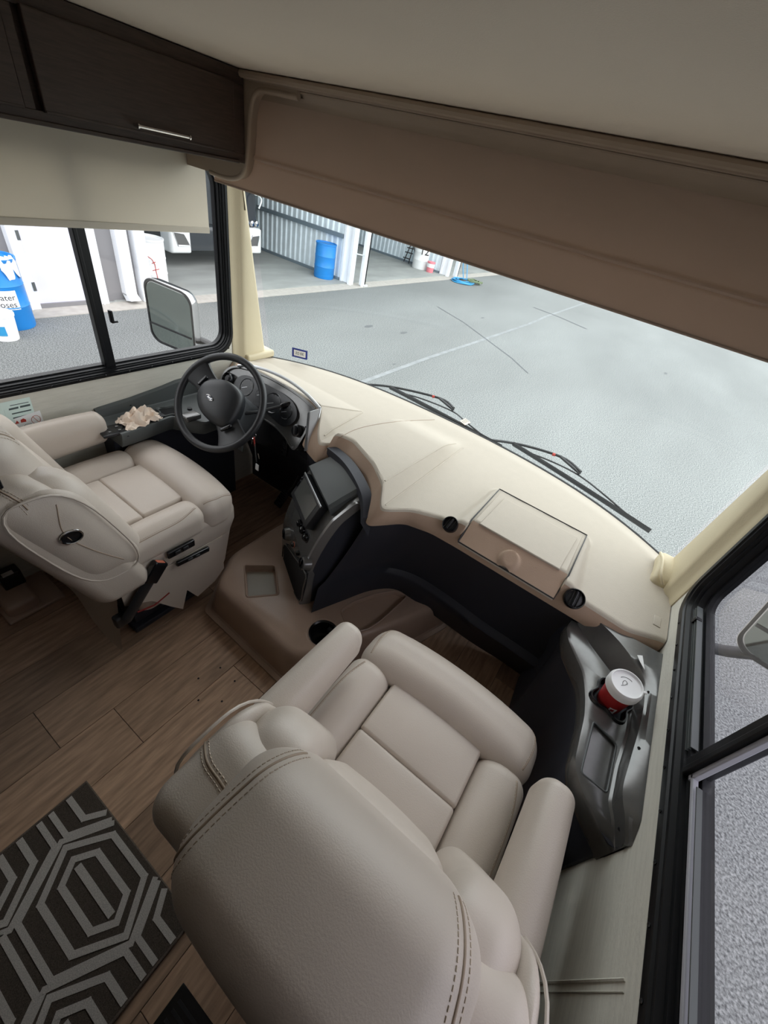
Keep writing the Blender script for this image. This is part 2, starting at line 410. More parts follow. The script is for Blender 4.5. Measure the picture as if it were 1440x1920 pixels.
# ---------------------------------------------------------------- windows
def side_window(name, s, y0, y1, z0, z1, ydiv, labelside, r=.10):
    gs = .52 if s < 0 else .95
    X = s * XW
    root = thing(name, None, None, (X, y0, z0), kind='structure')
    def ring(x, g, rr):
        return [(x, y, z) for y, z in rrect((y0 + y1) / 2, (z0 + z1) / 2, (y1 - y0) / 2 - g, (z1 - z0) / 2 - g, rr, 7)]
    prof = [(-.001, -.003, r), (-.010, -.001, r), (-.012, .006, r), (-.012, .024, r - .01), (-.007, .027, r - .012), (-.007, .036, r - .02), (.004, .040, r - .022), (.004, .050, r - .03),
            (.012, .052, r - .032), (.012, .062, r - .04), (.028, .066, r - .044), (.028, .078, r - .05), (.050, .082, r - .055), (.050, 0, r), (-.001, 0, r)]
    rings = [ring(X + s * a, g * gs, max(.012, r - (r - rr) * gs)) for a, g, rr in prof]
    obj('frame', loft(rings, cap=False), FRAME, root, sm=30)
    # divider post and pane edge
    yd = ydiv
    obj('divider', join(box(*sorted((X + s * .010, X + s * .045)), yd - .022, yd + .022, z0 + .03, z1 - .03), box(*sorted((X + s * .000, X + s * .03)), yd - .026, yd - .010, z0 + .05, z1 - .05)), FRAME, root, bevel=.003)
    # sliding sash rail around the forward pane
    g = .078
    zz0, zz1 = z0 + g, z1 - g
    obj('glass', box(*sorted((X + s * .036, X + s * .040)), yd, y1 - .075 * gs, z0 + .075 * gs, z1 - .075 * gs), GLASS if s < 0 else GLASSR, root, sm=0)
    obj('glass', box(*sorted((X + s * .026, X + s * .030)), y0 + .075 * gs, yd, z0 + .075 * gs, z1 - .075 * gs), GLASS if s < 0 else GLASSR, root, sm=0)
    sc = []
    y = y0 + .12
    while y < y1 - .08:
        M = frameM((X - s * .012, y, z0 + .015), (0, 1, 0), (0, 0, 1 if s < 0 else -1))
        sc.append(xf(lathe([(.0045, 0), (.0045, .0015), (.0025, .003), (.0001, .003)], n=10), frameM((X - s * .0118, y, z0 + .010), (0, -s, 0), (0, 0, 1))))
        y += .105
    obj('screw_head', join(*[(v, f) for v, f in sc]), BLACKG, root, kind='stuff')
    return root
wL = side_window('window_1', -1, -.04, 1.50, .902, 1.74, .856, 'left')
wR = side_window('window_2', 1, -.10, 1.44, .915, 1.66, .760, 'right')
# track grooves and slider felt inside the passenger window, latch
obj('track', join(*[box(XW + .006, XW + .022, .80, 1.33, .962 + .009 * i, .965 + .009 * i) for i in range(3)]), GREYD, wR)
obj('track_clip', box(XW + .002, XW + .02, 1.26, 1.275, .962, .985), FRAME, wR, bevel=.002)
obj('sash_rail', join(box(XW + .010, XW + .022, .0, .735, .979, .988), box(XW + .010, XW + .022, .722, .735, .972, 1.6)), mat('screen_edge', srgb(168, 168, 176), .6), wR, bevel=.002)
obj('screen_spline', box(XW + .012, XW + .023, .0, .70, .9955, .9985), GREYD, wR, sm=0)
obj('latch', join(box(-XW - .012, -XW + .008, .892, .904, 1.12, 1.17), box(-XW - .002, -XW + .006, .897, .920, 1.12, 1.128)), FRAME, wL, bevel=.003)

# windshield glass
ws = thing('window_3', None, None, (0, 2.0, .84), kind='structure')
def wsg(u, v):
    x = -1.165 + 2.33 * u; z = .82 + v * 1.10; return (x, yglass(x, z), z)
obj('glass', grid(wsg, 40, 6), WGLASS, ws, sm=180)
obj('gasket', tube([(x / 20, yglass(x / 20, .835) + .0, .835) for x in range(-24, 25)], .007, 6), BLACK, ws)
# registration sticker
q = U(563, 663, 1, yglass(-1.0, .9) - .004); qx = q.x; qz = q.z
ty = lambda x, z: yglass(x, z) - .003
tx0 = Vector((1, (ty(-.9, .9) - ty(-1.1, .9)) / .2, 0)); up_ = Vector((0, -.164, 1))
st = thing('windshield_sticker', 'small white dated sticker with blue border low on the windshield by the driver pillar', 'sticker', (qx, ty(qx, qz), qz))
M = frameM((qx, ty(qx, qz) - .001, qz), tx0, up_)
obj('sticker_border', prism(rrect(0, 0, .027, .0165, .002), -.0004, 0, M @ Matrix.Scale(1.75, 4)), STBLUE, st, sm=0)
obj('sticker_face', prism(rrect(0, 0, .0205, .0105, .001), 0, .0005, M @ Matrix.Scale(1.75, 4)), WHITE, st, sm=0)
M2 = M @ Matrix.Translation((0, -.0, .0016)) @ Matrix.Diagonal((-1, 1, 1, 1))
text('sticker_number', '30·25', .023, M2, INK, st, .0002)
# ---------------------------------------------------------------- A pillars
def pillar(name, s):
    X = s * XW; rings = []
    for i in range(9):
        z = .845 + (1.99 - .845) * i / 8
        yb = yglass(1.2, z)
        y0 = 1.50 if s < 0 else 1.455
        xi = X - s * .045
        yw = yb - .0
        yw = yglass(1.16, z) - .045; rings.append([(X + s * .04, y0, z), (X - s * .004, y0, z), (X - s * .010, y0 + .012, z), (X - s * .014, y0 + .040, z), (X - s * .030, y0 + .052, z), (X - s * .036, y0 + .070, z), (X - s * .040, yw - .012, z), (X - s * .036, yw, z), (X + s * .0, yw + .03, z), (X + s * .04, yw + .03, z)])
    return obj(name, loft(rings), PILLAR, None, sm=50)
pl_ = pillar('trim_3', -1); pl_['kind'] = 'structure'
pr_ = pillar('trim_4', 1); pr_['kind'] = 'structure'
obj('trim_5', join(rbox((-XW + .01, 1.66, .865), (.05, .10, .020), .012, 2, 2)), PILLAR)['kind'] = 'structure'
b_ = obj('trim_6', join(rbox((XW - .035, 1.615, .872), (.052, .085, .030), .02, 3, 3, deform=lambda p, u: (p.x, p.y, p.z - .04 * max(0, -u.y) ** 2)), tube(catmull([(1.118, 1.70, .885), (1.122, 1.62, .905), (1.128, 1.545, .895), (1.15, 1.522, .87)], 5), .006, 8)), PILLAR); b_['kind'] = 'structure'
# screws on pillar edge
for z, px, py in ((1.63, 402, 330), (1.3, 441, 567)):
    q = U(px, py, 0, -1.195); o = obj('pillar_screw', xf(lathe([(.007, 0), (.006, .003), (.001, .004)], n=12), frameM((q.x + .006, q.y, q.z), (0, -1, 0), (0, 0, 1))), CHROME, pl_)

# ---------------------------------------------------------------- overhead front: shade pocket, moulding
VX0 = U(402, 338, 1, 1.337).x
vis = thing('windshield_blind', 'brown pulled-down windshield shade panel hanging across the front', 'sun shade', (0, 1.337, 1.664))
def vis_fn(u, v):
    x = VX0 + (XW - .004 - VX0) * u; z = 1.664 + v * .285; y = 1.337 - .004 * v
    y += -.009 * math.exp(-((z - 1.770) / .005) ** 2) + .004 * math.exp(-((z - 1.7625) / .003) ** 2)
    return (x, y, z)
V1, F1 = grid(vis_fn, 2, 90)
obj('shade_panel', join((V1, F1), grid(lambda u, v: (vis_fn(u, v)[0], vis_fn(u, v)[1] + .004, vis_fn(u, v)[2]), 2, 10)), VISOR, vis, sm=60)
obj('hem_bar', tube([(VX0, 1.340, 1.666), (XW - .004, 1.340, 1.666)], .0045, 8), VISOR, vis)
# multi-line crown moulding between ceiling and shade
cm = []
for (y, z, r) in ((1.278, 1.974, .010), (1.297, 1.966, .005), (1.309, 1.960, .0045)):
    cm.append(tube([(x / 10, y + .0, z) for x in range(-9, 13)], r, 8))
crown = thing('front_moulding', 'long ribbed taupe moulding where the ceiling meets the windshield shade', 'moulding', (0, 1.3, 1.95))
obj('rib', cm[0], MOULD, crown); obj('rib', cm[1], MOULD, crown); obj('rib', cm[2], MOULD, crown)
obj('cove', xf(loft([[(x, 1.318, 1.953), (x, 1.326, 1.947), (x, 1.331, 1.938), (x, 1.332, 1.926), (x, 1.350, 1.926), (x, 1.350, 1.99), (x, 1.29, 1.99)] for x in (-.80, XW)]), Matrix()), MOULD, crown, sm=60)
# bulkhead flange that comes down beside the cabinet and turns under it
yb_ = 1.30
pts = [U(px, py, 1, yb_) for px, py in ((395, 322), (418, 331), (438, 334), (452, 329), (460, 314), (464, 290), (467, 250), (469, 215), (474, 188), (483, 173), (500, 170), (560, 182))]
inner = catmull([(p.x, yb_, p.z) for p in pts], 5)
lipo = thing('corner_surround', 'rounded taupe plastic surround wrapping the corner beside the dark cabinet', 'trim surround', (-.85, 1.3, 1.7))
obj('lip', tube(inner, .009, 10), MOULD, lipo)
outl = [(-.822, yb_, ZC - .004), (-.822, yb_, 1.742), (-1.195, yb_, 1.742)]
poly = [Vector((p.x, 0, p.z)) for p in inner]
face = [(p.x, p.z) for p in inner] + [(inner[-1].x, 1.98), (-.845, 1.98), (-.845, 1.748), (-1.19, 1.748), (-1.19, inner[0].z)]
Mxz = Matrix(((1, 0, 0, 0), (0, 0, 1, 0), (0, 1, 0, 0), (0, 0, 0, 1)))
obj('face_plate', prism(face, yb_ - .006, yb_ + .006, Mxz), MOULD, lipo, sm=0)
obj('return_wall', loft([[(p.x, yb_, p.z) for p in inner], [(p.x - .002, 1.336, p.z) for p in inner]], cap=False, closed=False), MOULD, lipo, sm=60)

# ---------------------------------------------------------------- overhead cabinet (driver side)
cab = thing('overhead_cabinet', 'dark brown wooden overhead cabinet above the driver window', 'cabinet', (-1.0, .3, 1.745))
XF = -.82
obj('body', box(-XW + .002, XF - .018, -1.05, 1.285, 1.755, ZC - .002), DARKW, cab, sm=0)
fr = join(box(XF - .018, XF, -1.05, 1.290, 1.748, 1.775), box(XF - .018, XF, -1.05, 1.290, 1.948, ZC - .002), box(XF - .018, XF, 1.243, 1.290, 1.775, 1.948), box(XF - .018, XF, .638 - .012, .638 + .012, 1.775, 1.948), box(XF - .018, XF, .0, .024, 1.775, 1.948))
obj('face_frame', fr, DARKW, cab, sm=0, bevel=.002)
obj('bottom_rail', box(XF - .01, XF + .006, -1.05, 1.262, 1.746, 1.756), DARKW, cab, sm=0, bevel=.002)
def door(y0, y1, handle):
    d = obj('door', join(box(XF - .008, XF + .012, y0, y1, 1.772, 1.951)), DARKW, cab, sm=0, bevel=.003)
    obj('door_panel', box(XF + .011, XF + .0135, y0 + .002, y1 - .002, 1.7725, 1.778), DARKW, d, sm=0, bevel=.001)
    if handle:
        y2, y3 = handle; h = []
        h.append(tube([(XF + .036, y2, 1.788), (XF + .036, y3, 1.788)], .0042, 10))
        for yy in (y2 + .004, y3 - .022): h.append(tube([(XF + .010, yy, 1.788), (XF + .036, yy, 1.788)], .0045, 10))
        for yy in (y2 - .002, y3): h.append(tube([(XF + .036, yy, 1.788), (XF + .036, yy + .004, 1.788)], .0065, 12))
        obj('handle', join(*h), CHROME, d, label='brushed metal bar pull')
door(.664, 1.240, (.885, 1.045)); door(.02, .622, (.22, .38)); door(-.60, -.01, None)

# driver window roller shade
rs = thing('roller_shade', 'cream roller shade half lowered over the driver side window', 'window shade', (-1.17, .5, 1.46))
def rsf(u, v):
    y = -.05 + 1.425 * u; z = 1.466 + .28 * v; x = -1.165 + .0025 * sin(u * 9) * (1 - v); return (x, y, z)
obj('fabric', join(grid(rsf, 30, 4), grid(lambda u, v: (rsf(u, v)[0] - .0012, rsf(u, v)[1], rsf(u, v)[2]), 30, 4)), SHADEM, rs)
obj('hem_bar', loft([[(-1.168, y, 1.463), (-1.162, y, 1.463), (-1.161, y, 1.470), (-1.161, y, 1.484), (-1.164, y, 1.486), (-1.168, y, 1.484)] for y in (-.05, 1.375)]), SHADEM, rs, sm=30)
# ================================================================== DASHBOARD
YT = [(-1.2, 1.50), (-1.09, 1.43), (-1.05, 1.42), (-.47, 1.40), (-.43, 1.375), (-.345, 1.265), (-.295, 1.235), (-.265, 1.30), (-.18, 1.315), (-.012, 1.24), (.095, 1.157), (.150, 1.078), (.165, 1.085), (.24, 1.17), (.353, 1.225), (.48, 1.225), (.81, 1.225), (.97, 1.217), (1.08, 1.21), (1.197, 1.262)]
YB = [(-1.2, 1.46), (-1.09, 1.40), (-1.05, 1.38), (-.47, 1.36), (-.44, 1.27), (-.37, 1.235), (-.275, 1.20), (-.255, 1.27), (0, 1.19), (.11, 1.065), (.128, 1.036), (.145, 1.05), (.229, 1.165), (.34, 1.20), (.45, 1.205), (.848, 1.205), (.965, 1.205), (1.067, 1.205), (1.155, 1.235), (1.197, 1.262)]
def smooth_curve(P):
    xs = [-1.2 + 2.4 * i / 480 for i in range(481)]; ys = [interp(P, x) for x in xs]
    return [(xs[i], sum(ys[max(0, i - 4):i + 5]) / len(ys[max(0, i - 4):i + 5])) for i in range(481)]
YTs, YBs = smooth_curve(YT), smooth_curve(YB)
def lidprof(y): return interp([(1.155, .80), (1.188, .822), (1.262, .884), (1.272, .890), (1.555, .8835)], y)
def valley(x, y):
    """plateau over the centre stack stands proud of the passenger side; the step is a slanted facet"""
    f = sstep(1.86, 1.70, y) if False else 1 - sstep(1.62, 1.86, y)
    xa = .095 + .028 * (y - 1.1) / .7; xb = .150 + .008 * (y - 1.1) / .7
    return .052 * f * (1 - max(0, min(1, (x - xa) / (xb - xa))))
def dash_z(x, y):
    z = .850
    g = yglass(x, .85) - y
    z -= .012 * (1 - sstep(0, .10, g))
    if x > -.27: z += valley(x, y) * sstep(-.285, -.262, x - .16 * max(0, y - 1.3) * (1 + (y - 1.3)))
    # hood block behind the instrument cluster, tapering to a point
    if y > 1.30 or x < -.32:
        t = max(0, min(1, (y - 1.37) / .29)); xr = -.445 + .06 * t; run = .115 * (1 - t) + .012
        h = .092 * (1 - max(0, min(1, t))) * sstep(-1.15, -1.04, x)
        if x <= xr: z += h
        elif x < xr + run: z += h * (1 - (x - xr) / run)
    # housing round the glove lid with flares towards the two vents
    ty_ = max(0, min(1, (1.56 - y) / .36))
    fl = .040 + .045 * ty_
    h = .033 * (1 - sstep(1.55, 1.60, y))
    if x < .65: z += h * sstep(.455 - fl, .455 - fl * .25, x)
    else: z += h * (1 - sstep(.84 + fl * .25, .84 + fl, x))
    if .456 < x < .842 and y < 1.30: z = min(z, lidprof(y) - .008)
    return z
def dash_top(u, v):
    x = -1.197 + 2.394 * u; a = interp(YTs, x); b = yglass(x, .85) - .006
    vv = v ** 1.15; y = a + (b - a) * vv; z = dash_z(x, y)
    e = min(1, (y - a) / .016); z -= .010 * (1 - e) ** 2
    return (x, y, z)
def dash_lip(u, v):
    x = -1.197 + 2.394 * u; a = interp(YTs, x); b = interp(YBs, x); z0 = dash_top(u, 0)[2]
    y = a + (b - a) * v - .010 * sin(pi * v); z = z0 + (.772 - z0) * v
    return (x, y, z)
dash = thing('dashboard', 'wide cream moulded dashboard running under the windshield', 'dashboard', (0, 1.5, .77))
TOPVF = grid(dash_top, 340, 64); LIPVF = grid(dash_lip, 340, 8)
obj('dash_top', TOPVF, DASH, dash, sm=25)
obj('dash_lip', LIPVF, DASH_BOUNCE, dash, sm=60, label='front edge with warm floor bounce painted in')
DB = bvh_of(TOPVF, LIPVF)
def hit(bvh, px, py, off=0.0):
    d = (ROT @ Vector((px - 720, 960 - py, -FPX))).normalized(); h = bvh.ray_cast(CAM, d)
    if h[0] is None:
        best = None
        for i in range(60):
            n_ = bvh.find_nearest(CAM + d * (.5 + i * .035))
            if n_[0] is not None and (best is None or n_[3] < best[3]): best = n_
        h = best
    return h[0] - d * off, h[1]
def track(bvh, pix, off=0.0, n=6):
    out = []
    P = catmull([(a, b, 0) for a, b in pix], n)
    for p in P:
        d = (ROT @ Vector((p.x - 720, 960 - p.y, -FPX))).normalized(); h = bvh.ray_cast(CAM, d)
        if h[0] is not None: out.append(h[0] - d * off)
    return out
# soft beads added along the slanted facets to draw edge highlights
def ontop(L): return [Vector((x, y, dash_z(x, y) - .0026)) for x, y in L]
obj('highlight_bead', tube(ontop([(.093 + .028 * (t / 12) , 1.180 + .605 * t / 12) for t in range(13)]), .0052, 8), DASH, dash)
obj('highlight_bead', tube(ontop([(.153 + .008 * (t / 12), 1.115 + .685 * t / 12) for t in range(13)]), .0052, 8), DASH, dash)
obj('highlight_bead', tube(ontop([(-.443 + .058 * t / 10, 1.385 + .27 * t / 10) for t in range(11)]), .0052, 8), DASH, dash)
obj('highlight_bead', tube(ontop([(-.330 - .045 * t / 10, 1.30 + .35 * t / 10) for t in range(11)]), .0052, 8), DASH, dash)
# panel joint
obj('panel_joint', tube(track(DB, [(634, 822), (665, 806), (700, 797), (750, 790), (815, 787)], 0), .0016, 5), LEATHD, dash)
# small fitted square in the right end
q, _ = hit(DB, 1232, 1165); obj('plug_square', join(rbox((q.x, q.y, q.z), (.012, .026, .0025), .002, 1, 2)), DASH, dash)
# glove lid
def lidf(x0, x1, y0, y1, off, n=20):
    def f(u, v):
        x = x0 + (x1 - x0) * u; y = y0 + (y1 - y0) * v; z = lidprof(y) + off(u, v); return (x, y, z)
    return f
gl = obj('glove_lid', None or grid(lidf(.458, .840, 1.188, 1.555, lambda u, v: -.012 if (u in (0, 1) or v in (0, 1)) else 0), 40, 60), DASH, dash, sm=30)
fy = [1.168 + (1.262 - 1.168) * i / 6 for i in range(7)]
def knob(x, y):
    r = sqrt(((x - .648) / .042) ** 2 + ((y - 1.212) / .034) ** 2); return .018 * (1 - sstep(.65, 1.0, r))
gf = grid(lambda u, v: (lambda x, y: (x, y - .002, lidprof(y) + .0015 + (knob(x, y))))(.459 + .380 * u, 1.186 + .078 * v), 60, 24)
obj('lid_face', gf, DASH_BOUNCE, gl, sm=50, label='front of the lid with painted floor bounce and a thumb scoop')
ip = [(.485, 1.272), (.812, 1.272), (.822, 1.50), (.500, 1.50)]
obj('lid_pad', join(prism([(.487, 1.258), (.810, 1.258), (.815, 1.50), (.497, 1.50)], .884, .8925)), DASH, gl, bevel=.003)
obj('lid_gap', tube([(.455, 1.186, .822), (.453, 1.262, .885), (.453, 1.556, .885), (.844, 1.556, .885), (.844, 1.262, .885), (.842, 1.186, .822), (.455, 1.186, .822)], .0028, 6), BLACK, gl)
# round air vents
def round_vent(name, px, py, R, parent, bvh, tilt=None, rim=BLACK, label=None):
    p, nrm = hit(bvh, px, py); nrm = Vector(nrm)
    if nrm.dot(CAM - p) < 0: nrm = -nrm
    if tilt: nrm = Vector(tilt)
    nrm.normalize(); x = Vector((0, 0, 1)).cross(nrm).normalized(); p = p + nrm * .010
    M = frameM(p, x, nrm.cross(x))
    o = obj(name, lathe([(R * .80, .000), (R * .84, .010), (R * .93, .013), (R, .009), (R * 1.02, 0), (R * 1.0, -.012)], n=32, M=M, cap=False), BLACKG, parent, label=label)
    obj('vent_disc', lathe([(.0001, .006), (R * .5, .006), (R * .8, .003)], n=28, M=M, cap=False), BLACK, o)
    bl = []
    for dx in (-.012, .012):
        bl.append(xf(box(dx - .0012, dx + .0012, -R * .7, R * .7, .004, .009), M))
    bl.append(xf(rbox((0, 0, .009), (.004, R * .78, .004), .003, 1, 2), M))
    obj('vent_blade', join(*bl), BLACKG, o)
    return o
round_vent('air_vent', 845, 985, .031, dash, DB, (-.1, -.62, .78))
round_vent('air_vent', 1075, 1123, .035, dash, DB, (.05, -.62, .78))
# ---------------------------------------------------------------- black kick panel
def resamp(P, n):
    P = [Vector(p) for p in P]; L = [0]
    for a, b in zip(P[:-1], P[1:]): L.append(L[-1] + (b - a).length)
    out = []
    for i in range(n + 1):
        s = L[-1] * i / n
        for j in range(len(P) - 1):
            if s <= L[j + 1] + 1e-9: out.append(P[j].lerp(P[j + 1], (s - L[j]) / max(1e-9, L[j + 1] - L[j]))); break
    return out
kt = [(x, interp(YBs, x) + .014, .785) for x in (.118, .132, .15, .18, .23, .3, .45, .6, .75, .9, 1.0, 1.10)]
def rl(L): return [tuple(U(a, b, 2, z)) for a, b, z in L]
kr = rl([(606, 1095, .34), (650, 1083, .34), (695, 1072, .34), (730, 1067, .34), (780, 1082, .34), (840, 1120, .34), (900, 1165, .34), (960, 1205, .34), (1010, 1240, .34)])
kf = rl([(583, 1149, .195), (640, 1128, .19), (695, 1108, .19), (742, 1106, .19), (780, 1131, .18), (818, 1157, .12), (880, 1202, .03), (940, 1240, .0), (1010, 1290, .0)])
kt, kr, kf = resamp(catmull(kt, 4), 60), resamp(catmull(kr, 4), 60), resamp(catmull(kf, 4), 60)
kp = thing('kick_panel', 'black moulded kick panel below the passenger side of the dashboard', 'panel', (.5, 1.3, 0))
rows = []
for t in (0, .2, .4, .6, .8, .97): rows.append([a.lerp(b, t) + Vector((0, .03 * sin(pi * t), 0)) for a, b in zip(kt, kr)])
rows.append([b + Vector((-.004, -.026, -.004)) for b in kr]); rows.append([b + Vector((-.005, -.030, -.014)) for b in kr]); rows.append([b.lerp(c, .35) + Vector((0, -.022, 0)) for b, c in zip(kr, kf)]); rows.append([c for c in kf])
KPVF = loft(rows, cap=False, closed=False)
obj('panel_shell', KPVF, KICK, kp, sm=50)
# footwell side below the passenger tray + carpeted toe area
# ---------------------------------------------------------------- centre stack
SO = Vector((-.20, 1.03, 0)); SU = Vector((.86, -.51, 0)).normalized(); SN = Vector((-.51, -.86, 0)).normalized()
SP = [(.02, .196), (.022, .30), (.018, .42), (-.005, .52), (-.040, .62), (-.080, .70), (-.110, .735), (-.165, .785), (-.215, .818)]
spc = catmull([(a, 0, b) for a, b in SP], 4)
SU0, SU1 = -.190, .165
def sp(u, n_, z): return tuple(SO + SU * u + SN * n_ + Vector((0, 0, z)))
stack = thing('centre_stack', 'grey centre console tower with screen and climate controls', 'console', tuple(SO + Vector((0, 0, .19))))
ring_ = lambda u: [sp(u, p.x, p.z) for p in spc] + [sp(u, -.30, .80), sp(u, -.30, .196)]
STVF = loft([ring_(SU0), ring_(SU0 + .004), ring_(-.1), ring_(.05), ring_(SU1 - .004), ring_(SU1)])
SB = bvh_of(STVF)
obj('stack_body', STVF, GREYP, stack, sm=35, bevel=.004)
# raised pad over the screen
pr = []
for (n_, z, e) in ((-.075, .748, .012), (-.13, .782, .022), (-.19, .815, .030), (-.225, .832, .034), (-.235, .81, .03)):
    pr.append([sp(SU0 + e + .006, n_, z), sp(SU0 + e + .02, n_, z + .012), sp(.125 - e * .3, n_, z + .012), sp(.14 - e * .3, n_, z - .002), sp(.14 - e * .3, n_ - .02, z - .05), sp(SU0 + e, n_ - .02, z - .05)])
obj('visor_pad', loft(pr), GREYD, stack, sm=40, bevel=.004, label='dark green grey pad above the screen')
# bluish black arch band between stack and dashboard
bandp = [(n_, z) for n_, z in ((-.235, .852), (-.200, .835), (-.155, .800), (-.115, .765), (-.075, .725))]
br = []
for n_, z in bandp: br.append([sp(SU0 + .0, n_ - .055, z + .002), sp(SU1 + .005, n_ - .055, z + .002), sp(SU1 + .03, n_ - .02, z - .02), sp(SU1 + .03, n_ - .04, z - .06)])
arch = []
for px, py, z in ((622, 838, .845), (650, 862, .85), (672, 893, .85), (688, 930, .835), (690, 970, .79)): arch.append(U(px, py, 2, z))
arch = catmull(arch, 5)
obj('arch_band', loft([[p + Vector((.012, .016, .004)), p + Vector((-.012, -.016, -.003)), p + Vector((-.016, -.02, -.03)), p + Vector((.02, .0, -.09))] for p in arch]), KICK, stack, sm=40)
# side trim flange of the stack
fl_ = [p for p in spc if p.z < .80]
rr_ = []
for i, p in enumerate(fl_):
    t = i / (len(fl_) - 1); wdt = .035 if t > .3 else .05
    rr_.append([sp(SU1 - .006, p.x + .004, p.z + .002), sp(SU1 + .006, p.x + .003, p.z + .001), sp(SU1 + .012, p.x - wdt, p.z - .012), sp(SU1 + .002, p.x - wdt - .005, p.z - .014)])
cvp = [(p.x - .030, p.z) for p in fl_] + [(-.30, fl_[-1].z - .01), (-.30, .20), (fl_[0].x - .03, .20)]
obj('side_cover', ([sp(SU1 + .001, a, b) for a, b in cvp] + [sp(SU1 + .006, a, b) for a, b in cvp], [tuple(range(len(cvp))), tuple(range(len(cvp), 2 * len(cvp)))] + [(i, (i + 1) % len(cvp), len(cvp) + (i + 1) % len(cvp), len(cvp) + i) for i in range(len(cvp))]), KICK, stack, sm=0, label='black side of the console')
obj('side_flange', loft(rr_), mat('flange_silver', srgb(150, 150, 150), .25, metal=.6), stack, sm=60, label='satin grey curved side trim')
for (a, b) in ((665, 964), (595, 1120)):
    q, nn = hit(bvh_of(loft(rr_)), a, b) if bvh_of(loft(rr_)).ray_cast(CAM, (ROT @ Vector((a - 720, 960 - b, -FPX))).normalized())[0] is not None else (None, None)
    if q is not None:
        M = frameM(q, SU, Vector((0, 0, 1))); obj('screw_head', lathe([(.006, .0), (.005, .003), (.0001, .003)], (q.x, q.y, q.z), 12), BLACKG, stack)
# touch screen unit
def onface(px, py, off=0.0):
    p, n_ = hit(SB, px, py); return p
fa = Vector((SN.x * -.04, SN.y * -.04, .09)).normalized()
scC = Vector(sp(-.028, -.052, .662)); sup = (Vector(sp(0, -.105, .73)) - Vector(sp(0, -.035, .60))).normalized()
M = frameM(scC, SU, sup)
scr = obj('screen_unit', xf(rbox((0, 0, .004), (.122, .066, .026), .006, 1, 2), M), BLACK, stack, sm=40)
obj('screen_glass', xf(box(-.098, .092, -.042, .050, .030, .0312), M), mat('screen_dark', srgb(88, 90, 88), .12, coat=.5), scr, sm=0)
obj('silver_edge', xf(box(-.122, .122, .058, .0668, .0285, .0315), M), SILVER, scr, sm=0, bevel=.001)
obj('screen_button', join(xf(box(-.118, -.106, -.01, .02, .028, .033), M), xf(rbox((-.112, .035, .030), (.006, .006, .005), .004, 1, 2), M)), BLACKG, scr)
text('screen_lettering', 'RADIO', .007, M @ Matrix.Translation((0, -.052, .0305)), GREYP, scr, .0002) if False else None
# climate panel with three dials
def face_frame(px, py):
    p, n_ = hit(SB, px, py); n_ = Vector(n_)
    if n_.dot(CAM - p) < 0: n_ = -n_
    y = (Vector((0, 0, 1)) - n_ * n_.z).normalized(); return frameM(p, y.cross(n_), y)
c0, c1 = onface(556, 972), onface(584, 1016)
M = face_frame(570, 994)
cp = obj('climate_panel', xf(prism(rrect(0, 0, .070, .024, .022, 6), -.004, .003), M), BLACK, stack, bevel=.001)
for dx in (-.044, 0, .044):
    obj('dial', xf(lathe([(.019, .003), (.018, .012), (.014, .017), (.0001, .017)], n=20), M @ Matrix.Translation((dx, 0, 0))), BLACKG, cp)
    obj('dial_mark', xf(box(-.001, .001, .002, .013, .017, .0176), M @ Matrix.Translation((dx, 0, 0)) @ Matrix.Rotation(.6 - dx * 20, 4, 'Z')), WHITE, cp, sm=0)
for a, b in ((541, 1001), (574, 1056)):
    M = face_frame(a, b)
    v = obj('vent_pod', xf(lathe([(.036, -.012), (.033, .010), (.029, .022), (.025, .024)], n=28, cap=False), M), GREYP, stack)
    obj('vent_disc', xf(lathe([(.0001, .020), (.012, .021), (.026, .018)], n=24, cap=False), M), BLACK, v)
    obj('vent_blade', join(xf(box(-.0013, .0013, -.020, .020, .018, .027), M), xf(rbox((0, 0, .025), (.004, .018, .004), .003, 1, 2), M)), BLACKG, v)
for i, (a, b) in enumerate(((551, 1021), (560, 1037))):
    M = face_frame(a, b)
    k_ = obj('knob', xf(lathe([(.012, 0), (.011, .012), (.008, .016), (.0001, .016)], n=16), M), BLACKG, stack)
    if i == 0: obj('knob_ring', xf(tube([(.0135 * cos(t * pi / 8), .0135 * sin(t * pi / 8), .002) for t in range(16)], .0015, 6, closed=True), M), ORANGE, k_)
# open storage pocket low on the stack
def onstack(a, b, n_=.027):
    d = ROT @ Vector((a - 720, 960 - b, -FPX)); P0 = Vector(sp(0, n_, .3)); return CAM + d * ((P0 - CAM).dot(SN) / d.dot(SN))
pkp = [onstack(a, b) for a, b in ((533, 1020), (552, 1044), (573, 1076), (569, 1100), (562, 1128), (545, 1096), (530, 1062))]
obj('pocket', (([tuple(p) for p in pkp] + [tuple(p - SN * .012) for p in pkp]), [tuple(range(7))] + [(i, (i + 1) % 7, 7 + (i + 1) % 7, 7 + i) for i in range(7)]), mat('deep_black', srgb(8, 8, 10), .9), stack, sm=0, label='open black storage pocket')
obj('pocket_rim', tube(catmull(pkp, 3, closed=True), .0032, 6, closed=True), GREYP, stack)

